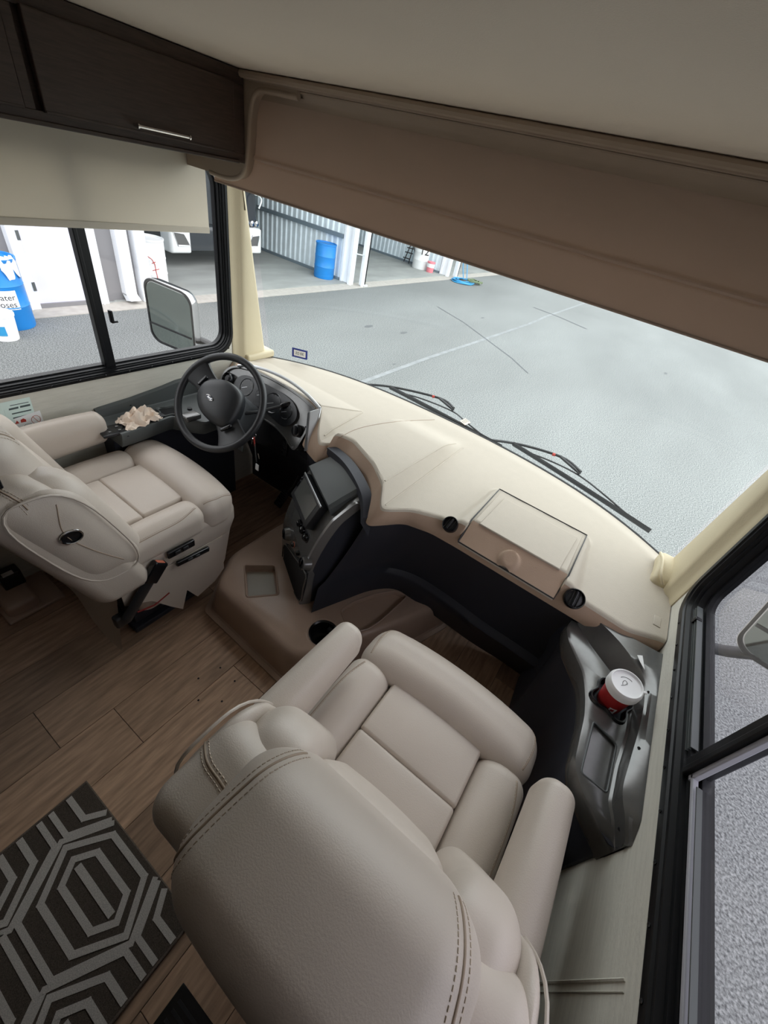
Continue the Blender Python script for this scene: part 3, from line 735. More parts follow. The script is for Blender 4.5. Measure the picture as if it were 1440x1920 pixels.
# ---------------------------------------------------------------- engine cover (doghouse)
FP = [(-.46, .68), (-.60, .90), (-.60, 1.25), (-.55, 1.65), (.50, 1.65), (.53, 1.48), (.47, 1.30), (.36, 1.05), (.22, .76), (.12, .66)]
def inset(P, d, n=3):
    m = len(P); out = []
    for i in range(m):
        a, b, c = Vector(P[i - 1] + (0,)), Vector(P[i] + (0,)), Vector(P[(i + 1) % m] + (0,))
        e1 = (b - a).normalized(); e2 = (c - b).normalized(); n1 = Vector((e1.y, -e1.x, 0)); n2 = Vector((e2.y, -e2.x, 0))
        bis = (n1 + n2); bis = bis / max(.3, bis.dot(n1)) ; out.append((b.x + bis.x * d, b.y + bis.y * d))
    return out
def roundpoly(P, r, n=4):
    out = []; m = len(P)
    for i in range(m):
        a, b, c = Vector(P[i - 1] + (0,)), Vector(P[i] + (0,)), Vector(P[(i + 1) % m] + (0,))
        rr = min(r, (a - b).length * .45, (c - b).length * .45); p, q = b + (a - b).normalized() * rr, b + (c - b).normalized() * rr
        for k in range(n + 1):
            t = k / n; s = p * (1 - t) ** 2 + b * 2 * t * (1 - t) + q * t * t; out.append((s.x, s.y))
    return out
lay = [(0, .001, .02), (0, .010, .02), (.022, .012, .03), (.030, .020, .03), (.045, .13, .05), (.052, .165, .06), (.066, .186, .07), (.085, .194, .08)]
rings = [[(x, y, z) for x, y in roundpoly(inset(FP, d), r, 5)] for d, z, r in lay]
cx = lambda P: Vector((sum(p[0] for p in P) / len(P), sum(p[1] for p in P) / len(P), 0))
dogh = thing('engine_cover', 'taupe plastic engine cover between the seats with moulded trays', 'engine cover', (-.05, 1.0, 0))
ec = obj('cover_shell', loft(rings), DOGH, dogh, sm=45)
# tray recesses and cup well cut into the top
tq = [U(a, b, 2, .194) for a, b in ((458, 1060), (516, 1060), (523, 1115), (462, 1120))]
tc_ = sum(tq, Vector()) / 4
tpoly = roundpoly([(p.x, p.y) for p in tq], .015)
cupc = U(607, 1187, 2, .194)
cres = [U(a, b, 2, .194) for a, b in ((638, 1145), (660, 1130), (700, 1115), (740, 1108), (764, 1118), (735, 1145), (712, 1165), (690, 1180), (655, 1188))]
crp = roundpoly([(p.x, p.y) for p in cres], .02)
boolcut(ec, [prism(tpoly, .155, .3), lathe([(.064, .08), (.064, .3)], (cupc.x, cupc.y, 0), 36), prism(crp, .165, .3)])
def rimtube(poly, z, r): return tube([(x, y, z) for x, y in poly], r, 6, closed=True)
obj('tray_rim', rimtube(tpoly, .195, .0045), DOGH, dogh); obj('tray_rim', rimtube(crp, .195, .004), DOGH, dogh)
obj('tray_mat', prism([(tc_.x + (x - tc_.x) * .86, tc_.y + (y - tc_.y) * .86) for x, y in tpoly], .1555, .158), PALETR, dogh, sm=0, label='pale liner in the square tray')
cw = obj('cup_well', lathe([(.0001, .085), (.040, .085), (.042, .104), (.056, .106), (.058, .150), (.0585, .192), (.066, .197), (.069, .195), (.065, .18)], (cupc.x, cupc.y, 0), 36, cap=False), BLACKG, dogh, label='black round cup insert')
obj('cup_tab', box(cupc.x - .012, cupc.x + .012, cupc.y + .040, cupc.y + .057, .150, .172), BLACK, cw, bevel=.002)
obj('cup_rim', lathe([(.069, .1935), (.076, .1965), (.081, .1935)], (cupc.x, cupc.y, 0), 36, cap=False), DOGH, dogh)

# ---------------------------------------------------------------- driver knee panel, pedals
kn = thing('driver_kick_panel', 'black lower panel and footwell below the instrument cluster', 'panel', (-.8, 1.5, 0))
KR = []
for x, yt, yb2 in ((-1.19, 1.42, 1.62), (-1.0, 1.38, 1.62), (-.70, 1.37, 1.64), (-.48, 1.36, 1.62), (-.42, 1.29, 1.45), (-.36, 1.25, 1.33), (-.31, 1.24, 1.26)):
    KR.append([(x, yt, .775), (x, yt + .02, .60), (x, (yt + yb2) / 2 + .03, .38), (x, yb2, .16), (x - .0, yb2, .005)])
obj('panel_shell', loft(KR, cap=False, closed=False), KICK, kn, sm=50)
g0 = U(528, 935, 2, .13)
ped = thing('accelerator_pedal', 'black ribbed accelerator pedal in the driver footwell', 'pedal', tuple(g0))
M = frameM(g0, (.85, -.15, 0), (.1, .6, .8))
obj('pad', xf(rbox((0, 0, 0), (.032, .055, .008), .006, 1, 2), M), BLACK, ped)
obj('rib', join(*[xf(box(-.026, .026, -.045 + .014 * i, -.040 + .014 * i, .008, .011), M) for i in range(7)]), BLACKG, ped, kind='stuff')
obj('arm', tube([g0 + Vector((0, .02, 0)), g0 + Vector((.01, .10, .06)), g0 + Vector((.02, .16, .2))], .010, 8), BLACK, ped)
bk = thing('switch_block', 'small black three-button block on the driver knee panel', 'switches', (-.55, 1.33, .62))
q = U(531, 842, 1, 1.33); M = frameM((q.x, 1.345, q.z), (1, 0, 0), (0, .1, 1))
obj('plate', xf(rbox((0, 0, 0), (.018, .045, .008), .005, 1, 2), M), BLACK, bk)
for i in range(3): obj('button', xf(rbox((0, -.028 + .028 * i, .008), (.011, .009, .004), .003, 1, 2), M), BLACKG, bk)

# ---------------------------------------------------------------- instrument cluster
cl = thing('instrument_cluster', 'curved grey instrument cluster with black gauges behind the steering wheel', 'instrument panel', (-.77, 1.36, .74))
Bc = Vector((-.755, 1.285, .740)); Tc = Vector((-.755, 1.398, .940)); ydir = (Tc - Bc).normalized(); HT = (Tc - Bc).length
CM = frameM(Bc, (1, 0, 0), ydir)
outl = catmull([(-.30, .02, 0), (-.315, .12, 0), (-.27, .185, 0), (-.16, .215, 0), (0, .226, 0), (.16, .220, 0), (.26, .205, 0), (.308, .185, 0), (.312, .12, 0), (.306, .04, 0), (.285, -.03, 0), (.2, .0, 0), (.1, .02, 0), (-.1, .02, 0), (-.2, .02, 0)], 5, closed=True)
def bend(p): # ends of the panel wrap towards the driver
    return Vector((p[0], p[1], p[2] + .10 * p[0] ** 2))
def bendvf(vf): return xf(([bend(v) for v in vf[0]], vf[1]), CM)
ol = [(p.x, p.y) for p in outl]
def sc_(P, sx_, sy_, cx_=0, cy_=.10): return [(cx_ + (x - cx_) * sx_, cy_ + (y - cy_) * sy_) for x, y in P]
obj('fascia', bendvf(loft([[(x, y, -.12) for x, y in ol], [(x, y, 0.0) for x, y in ol], [(x, y, .012) for x, y in ol], [(x, y, .012) for x, y in sc_(ol, .965, .93)], [(x, y, .002) for x, y in sc_(ol, .95, .90)]])), GREYP, cl, sm=40)
seg_ = [p for p in ol if p[1] > .04 and (p[1] > .17 or p[0] > 0)]
top_ = [p for p in ol if p[1] > .165 or (p[0] > .28 and p[1] > .03)]
top_.sort(key=lambda p: math.atan2(p[1] - .05, p[0]), reverse=True)
stp = [U(a, b, 2, z) for a, b, z in ((446, 686, .925), (475, 687, .94), (510, 698, .948), (545, 716, .950), (576, 740, .947), (600, 766, .935))]
obj('silver_trim', tube(catmull(stp, 6), .008, 8), SILVER, cl)
sq = [U(602, 765, 2, .937), U(588, 840, 2, .79), U(573, 846, 2, .775), U(580, 772, 2, .925)]
nn_ = (sq[1] - sq[0]).cross(sq[3] - sq[0]).normalized(); nn_ = nn_ if nn_.dot(CAM - sq[0]) > 0 else -nn_
obj('silver_side_plate', ([tuple(p + nn_ * .006) for p in sq] + [tuple(p - nn_ * .03) for p in sq], [(0, 1, 2, 3), (7, 6, 5, 4), (0, 4, 5, 1), (1, 5, 6, 2), (2, 6, 7, 3), (3, 7, 4, 0)]), SILVER, cl, sm=0, bevel=.003)
gp = catmull([(-.20, .06, 0), (-.215, .13, 0), (-.16, .178, 0), (-.02, .185, 0), (.12, .182, 0), (.20, .155, 0), (.225, .10, 0), (.17, .045, 0), (.05, .06, 0), (-.08, .06, 0)], 5, closed=True)
gp = [(p.x, p.y) for p in gp]
gb = obj('gauge_panel', bendvf(loft([[(x, y, .013) for x, y in gp], [(x, y, .016) for x, y in gp]])), mat('gauge_black', srgb(24, 26, 30), .25), cl, sm=30)
for gx, gy, gr in ((-.13, .125, .045), (-.03, .125, .030), (.06, .12, .052), (.155, .115, .038)):
    z0 = .016 + .10 * gx * gx + .002
    Mg = CM @ Matrix.Translation((gx, gy, z0))
    g_ = obj('gauge', xf(lathe([(gr, 0), (gr * .96, .003), (gr * .9, .0005), (.0001, .0005)], n=32, cap=False), Mg), BLACKG, gb)
    tk = [xf(box(-.0006, .0006, gr * .72, gr * .84, .001, .0014), Mg @ Matrix.Rotation(radians(-130 + 26 * i), 4, 'Z')) for i in range(11)]
    obj('gauge_mark', join(*tk), GREYP, g_, kind='stuff', sm=0)
    obj('needle', xf(box(-.0008, .0008, -.005, gr * .7, .0015, .0025), Mg @ Matrix.Rotation(radians(118), 4, 'Z')), SILVER, g_, sm=0)
# vent at the left end, light switch dial at the right end
M = CM @ Matrix.Translation((-.262, .115, .022)) @ Matrix.Rotation(radians(-8), 4, 'Y')
vn = obj('air_vent', xf(lathe([(.034, -.01), (.034, .010), (.030, .016), (.026, .012), (.024, .0)], n=32, cap=False), M), BLACKG, cl)
obj('vent_disc', xf(lathe([(.0001, .012), (.014, .012), (.022, .005)], n=24, cap=False), M), BLACK, vn)
M = CM @ Matrix.Translation((.262, .062, .022))
dl = obj('light_switch', xf(lathe([(.030, -.004), (.030, .008), (.024, .012), (.0001, .012)], n=32), M), BLACKG, cl)
obj('switch_grip', xf(rbox((0, 0, .018), (.006, .022, .010), .005, 1, 2), M @ Matrix.Rotation(.5, 4, 'Z')), BLACK, dl)
obj('cover_screw', xf(lathe([(.004, 0), (.004, .002), (.0001, .002)], n=10), CM @ Matrix.Translation((.306, .10, .034))), BLACKG, cl)

# ---------------------------------------------------------------- steering wheel
WC = Vector((-.773, 1.081, .889)); tz, tt = radians(12.7), radians(52.3)
e1 = Vector((cos(tz), sin(tz), 0)); e2 = Vector((-sin(tz) * cos(tt), cos(tz) * cos(tt), sin(tt))); WM = frameM(WC, e1, e2)
sw = thing('steering_wheel', 'black two-spoke-pair steering wheel on the driver side', 'steering wheel', tuple(WC))
R_ = .2135
obj('rim', xf(tube([(R_ * cos(2 * pi * i / 72), R_ * sin(2 * pi * i / 72), 0) for i in range(72)], .0165, 14, closed=True), WM), BLACK, sw, sm=180)
# hub pad (rounded shield), convex
hp = catmull([(-.085, .085, 0), (.0, .104, 0), (.075, .080, 0), (.105, .03, 0), (.105, -.05, 0), (.075, -.095, 0), (.0, -.098, 0), (-.075, -.065, 0), (-.115, -.01, 0), (-.118, .045, 0)], 5, closed=True)
hr_ = [[(p.x * s_, p.y * s_, z) for p in hp] for s_, z in ((.86, -.055), (1.0, -.030), (1.0, .000), (.97, .012), (.86, .022), (.6, .028), (.3, .032), (.01, .0325))]
hub = obj('hub_pad', xf(loft(hr_), WM), mat('hub_plastic', srgb(38, 40, 43), .42, bump=(300, .1)), sw, sm=50)
def spoke(pts, w0, w1, th=.012):
    P = catmull(pts, 6); n = len(P) - 1; rg = []
    for i, p in enumerate(P):
        a = P[min(i + 1, n)] - P[max(i - 1, 0)]; a.normalize(); s_ = Vector((-a.y, a.x, 0)); wv = w0 + (w1 - w0) * (i / n); wv *= 1 - .25 * sin(pi * i / n)
        rg.append([p + s_ * wv + Vector((0, 0, -th)), p + s_ * wv + Vector((0, 0, th * .4)), p + s_ * wv * .8 + Vector((0, 0, th)), p - s_ * wv * .8 + Vector((0, 0, th)), p - s_ * wv + Vector((0, 0, th * .4)), p - s_ * wv + Vector((0, 0, -th))])
    return xf(loft(rg), WM)
for a_, w1_, w2_ in ((150, .060, .075), (-48, .062, .085)):
    a = radians(a_); obj('spoke', spoke([(.055 * cos(a), .055 * sin(a), -.012), (.12 * cos(a), .12 * sin(a), -.012), (.207 * cos(a), .207 * sin(a), -.002)], w1_, w2_), BLACK, sw, sm=50)
for a_ in (150, -48):
    a = radians(a_); obj('spoke_switch', xf(rbox((.102 * cos(a), .102 * sin(a), .006), (.011, .026, .008), .006, 1, 2), WM) if False else xf(rbox((0, 0, .004), (.008, .028, .007), .005, 1, 2), WM @ Matrix.Translation((.128 * cos(a), .128 * sin(a), .010)) @ Matrix.Rotation(a, 4, 'Z')), BLACKG, sw)
EM = WM @ Matrix.Translation((-.033, .002, .0335)) @ Matrix.Rotation(radians(-12), 4, 'Z')
em = obj('emblem', xf(lathe([(.0001, .001), (1, .001), (1, -.001)], n=32), EM @ Matrix.Diagonal((.021, .0095, 1, 1))), mat('emblem_blue', srgb(52, 62, 84), .3), hub)
obj('emblem_ring', xf(tube([(.021 * cos(2 * pi * i / 32), .0095 * sin(2 * pi * i / 32), .001) for i in range(32)], .0011, 6, closed=True), EM), CHROME, em)
text('emblem_script', 'Ford', .0125, EM @ Matrix.Translation((0, 0, .0016)), CHROME, em, .0003, shear=.35)
# column shroud
cdir = -Vector(WM.col[2][:3]); c0 = WC + cdir * .05
obj('column_shroud', xf(loft([[(x * s_, y * s_ - dy, -z) for x, y in rrect(0, 0, .075, .085, .04, 6)] for s_, z, dy in ((.70, .045, 0), (.95, .06, .0), (1.0, .12, .01), (1.0, .22, .02), (.9, .34, .03), (.85, .50, .03))]), WM), mat('shroud_grey', srgb(66, 68, 70), .45), sw, sm=50)
k0, k1 = WC + cdir * .10 + e1 * .06, U(547, 757, 0, -.60)
stl = obj('gear_lever', tube([k0, k0.lerp(k1, .3) + Vector((0, 0, -.01)), k1.lerp(k0, .15)], [.010, .008, .006], 10), BLACK, sw)
kd = (k1 - k0).normalized(); kx = Vector((0, 0, 1)).cross(kd).normalized()
obj('lever_knob', lathe([(.008, -.055), (.013, -.045), (.0155, -.01), (.0155, .006), (.012, .012), (.0001, .012)], n=18, M=frameM(k1, kx, kd.cross(kx))), BLACKG, stl)
obj('lever_cap', lathe([(.010, .012), (.008, .0135), (.004, .0135)], n=18, M=frameM(k1, kx, kd.cross(kx)), cap=False), SILVER, stl)
# ignition keys
ks = thing('key_bunch', 'bunch of keys with red clip and white tag hanging below the steering column', 'keys', tuple(U(478, 812, 1, 1.20)))
def P_(a, b): return U(a, b, 1, 1.17)
obj('key_ring', tube([P_(477, 815) + Vector((.012 * cos(i * pi / 8), 0, .012 * sin(i * pi / 8))) for i in range(16)], .0016, 6, closed=True), CHROME, ks)
obj('red_clip', tube([P_(476, 820), P_(477, 830), P_(478, 836)], .004, 8), REDW, ks, label='red clip')
obj('strap', tube([P_(478, 832), P_(479, 848), P_(481, 866)], .003, 8), GREYP, ks)
obj('key', tube([P_(474, 822), P_(472, 832)], .003, 6), CHROME, ks); obj('key', tube([P_(484, 850), P_(486, 860)], .002, 6), CHROME, ks)
q = P_(482, 876); obj('tag', xf(rbox((0, 0, 0), (.011, .019, .002), .0018, 1, 2), frameM(q, (1, 0, -.1), (.1, 0, 1))), WHITE, ks, label='white plastic key tag')
q = U(452, 840, 1, 1.22); t2 = thing('paper_tag', 'small white folded tag behind the steering wheel rim', 'tag', tuple(q)); obj('tag_card', xf(rbox((0, 0, 0), (.017, .016, .001), .0009, 1, 1), frameM(q, (1, 0, 0), (0, .2, 1))), GREYD, t2)

# ---------------------------------------------------------------- passenger side tray
XI = [(.612, 1.195), (.65, 1.13), (.725, 1.068), (.80, 1.058), (.89, 1.053), (.97, 1.036), (1.03, 1.013), (1.08, .975), (1.12, .945), (1.17, .925), (1.215, .93)]
XIs = [(p.x, p.y) for p in catmull([(a, b, 0) for a, b in XI], 5)]
XR = [(.612, 1.20), (.70, 1.166), (.80, 1.170), (.92, 1.180), (1.02, 1.180), (1.08, 1.165), (1.13, 1.125), (1.18, 1.06), (1.215, .98)]
XRs = [(p.x, p.y) for p in catmull([(a, b, 0) for a, b in XR], 5)]
XF_ = [(.612, 1.197), (.70, 1.158), (.80, 1.158), (.92, 1.168), (1.02, 1.165), (1.07, 1.13), (1.10, 1.09), (1.15, 1.02), (1.215, .95)]
def tray_rings():
    rg = []
    ys = [.612, .62, .635] + [.65 + .565 * i / 40 for i in range(41)]
    for y in ys:
        xi, xr, xf_ = interp(XIs, y), min(interp(XRs, y), 1.196), interp(XF_, y)
        xf_ = max(xi + .006, min(xf_, xr - .004)); e = 0 if y > .66 else (.66 - y) * .5
        rg.append([(1.199, y, .835 - e), (max(xr + .002, 1.185), y, .832 - e), (xr, y, .822 - e), (xr - .006, y, .818 - e), (xf_ + .006, y, .762 - e), (xf_, y, .757 - e), (xi + .012, y, .757 - e), (xi + .003, y, .753 - e), (xi, y, .745 - e), (xi + .002, y, .70 - e), (min(xi + .02, 1.19), y, .66), (1.199, y, .66)])
    return rg
tr = thing('passenger_side_tray', 'glossy grey side tray with cup holder under the passenger window', 'side tray', (1.1, .9, .66))
ts = obj('tray_shell', loft(tray_rings()), GREYP, tr, sm=40)
cc = U(1146, 1313, 2, .757)
def clover(R0, A, n=48, ph=radians(32)): return [(cc.x + (R0 + A * cos(4 * (t - ph))) * cos(t), cc.y + (R0 + A * cos(4 * (t - ph))) * sin(t)) for t in [2 * pi * i / n for i in range(n)]]
rq = [U(a, b, 2, .757) for a, b in ((1113, 1352), (1165, 1402), (1146, 1494), (1089, 1448))]
rp_ = roundpoly([(min(p.x, 1.152), p.y) for p in rq], .010)
boolcut(ts, [prism(clover(.052, .009), .69, .9), prism(rp_, .749, .9)])
obj('recess_rim', rimtube(rp_, .7565, .0028), GREYD, tr)
cr2 = clover(.049, .0085)
ch = obj('cup_holder', join(loft([[(x, y, .690) for x, y in clover(.030, .004)], [(x, y, .690) for x, y in clover(.049, .0088)], [(x, y, .758) for x, y in clover(.0495, .009)], [(x, y, .766) for x, y in clover(.054, .0098)], [(x, y, .766) for x, y in clover(.058, .0102)], [(x, y, .756) for x, y in clover(.062, .0106)]], cap=False), prism(clover(.048, .0085), .690, .693)), BLACKG, tr, sm=50, label='black rubber clover shaped cup insert')
for a, b in ((1216, 1298), (1198, 1403), (1161, 1555)):
    d_ = bvh_of(loft(tray_rings())); q, _ = hit(d_, a, b); obj('screw_head', lathe([(.0045, 0), (.0035, .0025), (.0001, .0025)], (q.x, q.y, q.z), 10), BLACKG, tr)
pc = thing('paper_scrap', 'small torn white paper scrap at the front of the passenger tray', 'paper', tuple(U(1205, 1240, 2, .83)))
q = [U(a, b, 2, .8365) for a, b in ((1195, 1228), (1205, 1229), (1209, 1256), (1200, 1240))]
obj('scrap', prism([(min(p.x, 1.198), p.y) for p in q], .8355, .8362), WHITE, pc, sm=0)
# dark side lining below the tray and the sloping front piece
sl = thing('footwell_side_panel', 'dark moulded panel between passenger side tray and floor', 'panel', (1.1, .9, 0))
rg = []
for y in [.62 + .63 * i / 30 for i in range(31)]:
    xi = interp(XIs, y)
    rg.append([(xi + .004, y, .742), (xi + .012, y, .70), (min(1.19, xi + .025), y, .60), (min(1.19, xi + .04), y, .30), (min(1.19, xi + .05), y, .02), (1.198, y, .02), (1.198, y, .742)])
rg2 = rg + [[(.93, 1.26, .80), (.925, 1.28, .70), (.93, 1.33, .5), (.95, 1.42, .25), (.96, 1.46, .02), (1.198, 1.46, .02), (1.198, 1.28, .80)]]
obj('panel_shell', loft(rg2), KICK, sl, sm=50)
obj('label_patch', box(1.088, 1.0895, .93, .96, .46, .50), GREYD, sl, sm=0)
# paper coffee cup standing in the holder
cb = Vector((cc.x + .004, cc.y + .006, .693)); lc = U(1177, 1281, 2, .868); ax_ = (lc - cb).normalized(); xx = Vector((0, 1, 0)).cross(ax_).normalized()
cup = thing('coffee_cup', 'red paper coffee cup with white plastic lid in the passenger cup holder', 'cup', tuple(cb))
CMx = frameM(cb, xx, ax_.cross(xx)); Hc = (lc - cb).length
obj('cup_body', lathe([(.0001, 0), (.031, 0), (.0425, Hc - .028), (.044, Hc - .022)], n=40, M=CMx, cap=False), RED, cup)
lid = obj('lid', lathe([(.043, Hc - .034), (.0475, Hc - .033), (.048, Hc - .012), (.0465, Hc - .008), (.045, Hc - .004), (.043, Hc - .001), (.041, Hc - .001), (.0395, Hc - .007), (.02, Hc - .008), (.0001, Hc - .008)], n=44, M=CMx, cap=False), WHITE, cup, sm=40, label='white plastic sip lid')
obj('lid_swirl', xf(join(tube([(.006 * cos(a) - .004, .010 * sin(a), Hc - .0078) for a in [i * .35 for i in range(12)]], .0008, 5), tube([(.022 * cos(a), .022 * sin(a), Hc - .0078) for a in [1.0 + i * .1 for i in range(16)]], .0009, 5), tube([(-.012, -.012, Hc - .0078), (-.002, -.004, Hc - .0078), (.002, .006, Hc - .0078)], .0008, 5)), CMx), GREYP, lid, kind='stuff')
obj('lid_tab', xf(rbox((.046, -.006, Hc - .003), (.006, .004, .0015), .0012, 1, 1), CMx @ Matrix.Rotation(.2, 4, 'Z')), WHITE, lid)
def cyl_patch(a0, a1, z0, z1, off, n=8):
    def f(u, v):
        z = z0 + (z1 - z0) * v; r = .031 + (.0425 - .031) * z / (Hc - .028) + off; a = a0 + (a1 - a0) * u; return (r * cos(a), r * sin(a), z)
    return xf(grid(f, n, 2), CMx)
va = (CAM - cb); lx, ly = va.dot(Vector(CMx.col[0][:3])), va.dot(Vector(CMx.col[1][:3])); aa = math.atan2(ly, lx)
obj('sleeve_patch', cyl_patch(aa + .30, aa + .85, .045, .085, .0006), WHITE, cup, label='white printed patch'); obj('patch_square', cyl_patch(aa + .42, aa + .68, .066, .080, .0011), RED, cup)
# ================================================================== driver side tray
dt = thing('driver_side_tray', 'dark grey side tray with switches and cup holder under the driver window', 'side tray', (-1.1, .95, .68))
DX = sorted([(U(a, b, 2, .735).y, U(a, b, 2, .735).x) for a, b in ((206, 822), (260, 805), (323, 782), (352, 788), (384, 793))])
def dxi(y): return interp([(.70, DX[0][1] - .02)] + DX, y)
def dzo(y): return interp([(.60, .71), (.75, .742), (.9, .752), (1.05, .770), (1.14, .785), (1.3, .79)], y)
rg = []
for i in range(31):
    y = .735 + .545 * i / 30; xi = dxi(y); zo = dzo(y) + .03
    rg.append([(-1.199, y, zo), (-1.188, y, zo), (-1.180, y, zo - .006), (-1.176, y, .730), (-1.168, y, .724), (xi - .02, y, .724), (xi - .012, y, .738), (xi, y, .738), (xi + .004, y, .73), (xi - .004, y, .69), (xi - .02, y, .66), (-1.199, y, .66)])
DTVF = loft(rg); ds = obj('tray_shell', DTVF, GREYD, dt, sm=40)
DTB = bvh_of(DTVF)
sp_ = [hit(DTB, a, b)[0] for a, b in ((212, 806), (246, 812))]
M = frameM(U(222, 806, 2, .726), (.12, 1, 0), (-1, .12, 0)); 
swp = obj('switch_panel', xf(rbox((0, 0, .002), (.075, .042, .006), .004, 1, 2), M), BLACKG, dt, label='black switch panel')
for i in range(3):
    for j in range(2): obj('switch', xf(rbox((-.04 + .04 * i, -.016 + .032 * j, .009), (.006, .005, .003), .002, 1, 1), M), GREYP, swp)
c2 = U(316, 772, 2, .726); cc = c2
def clv(R0, A, n=40): return [(c2.x + (R0 + A * cos(4 * (t - .5))) * cos(t), c2.y + (R0 + A * cos(4 * (t - .5))) * sin(t)) for t in [2 * pi * i / n for i in range(n)]]
obj('cup_holder', join(loft([[(x, y, .7245) for x, y in clv(.052, .009)], [(x, y, .734) for x, y in clv(.050, .009)], [(x, y, .734) for x, y in clv(.044, .008)], [(x, y, .7265) for x, y in clv(.040, .007)]], cap=False)), GREYD, dt, label='black clover shaped cup ring')
obj('cup_well', prism(clv(.041, .0075), .7242, .7268), mat('deep_black', srgb(8, 8, 10), .9), dt, sm=0)
q = U(300, 783, 2, .73); obj('knob', rbox((q.x, q.y, .735), (.018, .022, .010), .008, 1, 3), BLACK, dt)
q = U(358, 778, 2, .76)
obj('lever_block', join(rbox((q.x, q.y, .752), (.028, .040, .014), .010, 2, 3)), GREYP, dt, label='grey raised lever block')
q = U(355, 762, 2, .76); obj('round_button', lathe([(.012, 0), (.011, .01), (.0001, .01)], (q.x, q.y, .742), 16), BLACK, dt)
for a, b in ((245, 760), (240, 818), (350, 789)):
    h_ = DTB.ray_cast(CAM, (ROT @ Vector((a - 720, 960 - b, -FPX))).normalized())[0]
    if h_ is not None: obj('screw_head', lathe([(.0045, 0), (.0035, .0025), (.0001, .0025)], tuple(h_), 10), BLACKG, dt)
obj('under_panel', box(-1.199, -1.10, .74, 1.40, .02, .665), KICK, dt, sm=0)
# crumpled paper napkin in the tray
nq = U(262, 783, 2, .75)
npk = thing('crumpled_napkin', 'crumpled tan paper napkin lying in the driver side tray', 'napkin', (nq.x, nq.y, .728))
random.seed(3)
def nap(u, v):
    a, b = u * 2 - 1, v * 2 - 1
    x = nq.x + .055 * a * (1 + .15 * sin(5 * v)) + .008 * sin(9 * b + 3 * a); y = nq.y + .085 * b + .010 * sin(8 * a + 2 * b)
    r = sqrt(a * a + b * b * 1.1)
    z = .729 + max(0, (1 - r * .8)) * .055 * (1 + .4 * sin(7 * a + 4 * b) + .35 * sin(11 * b - 5 * a)) + .007 * abs(sin(13 * a * b + 4 * a)) + .006 * abs(sin(9 * (a - b)))
    return (x, y, z)
obj('paper', grid(nap, 16, 20), PAPER, npk, sm=25)
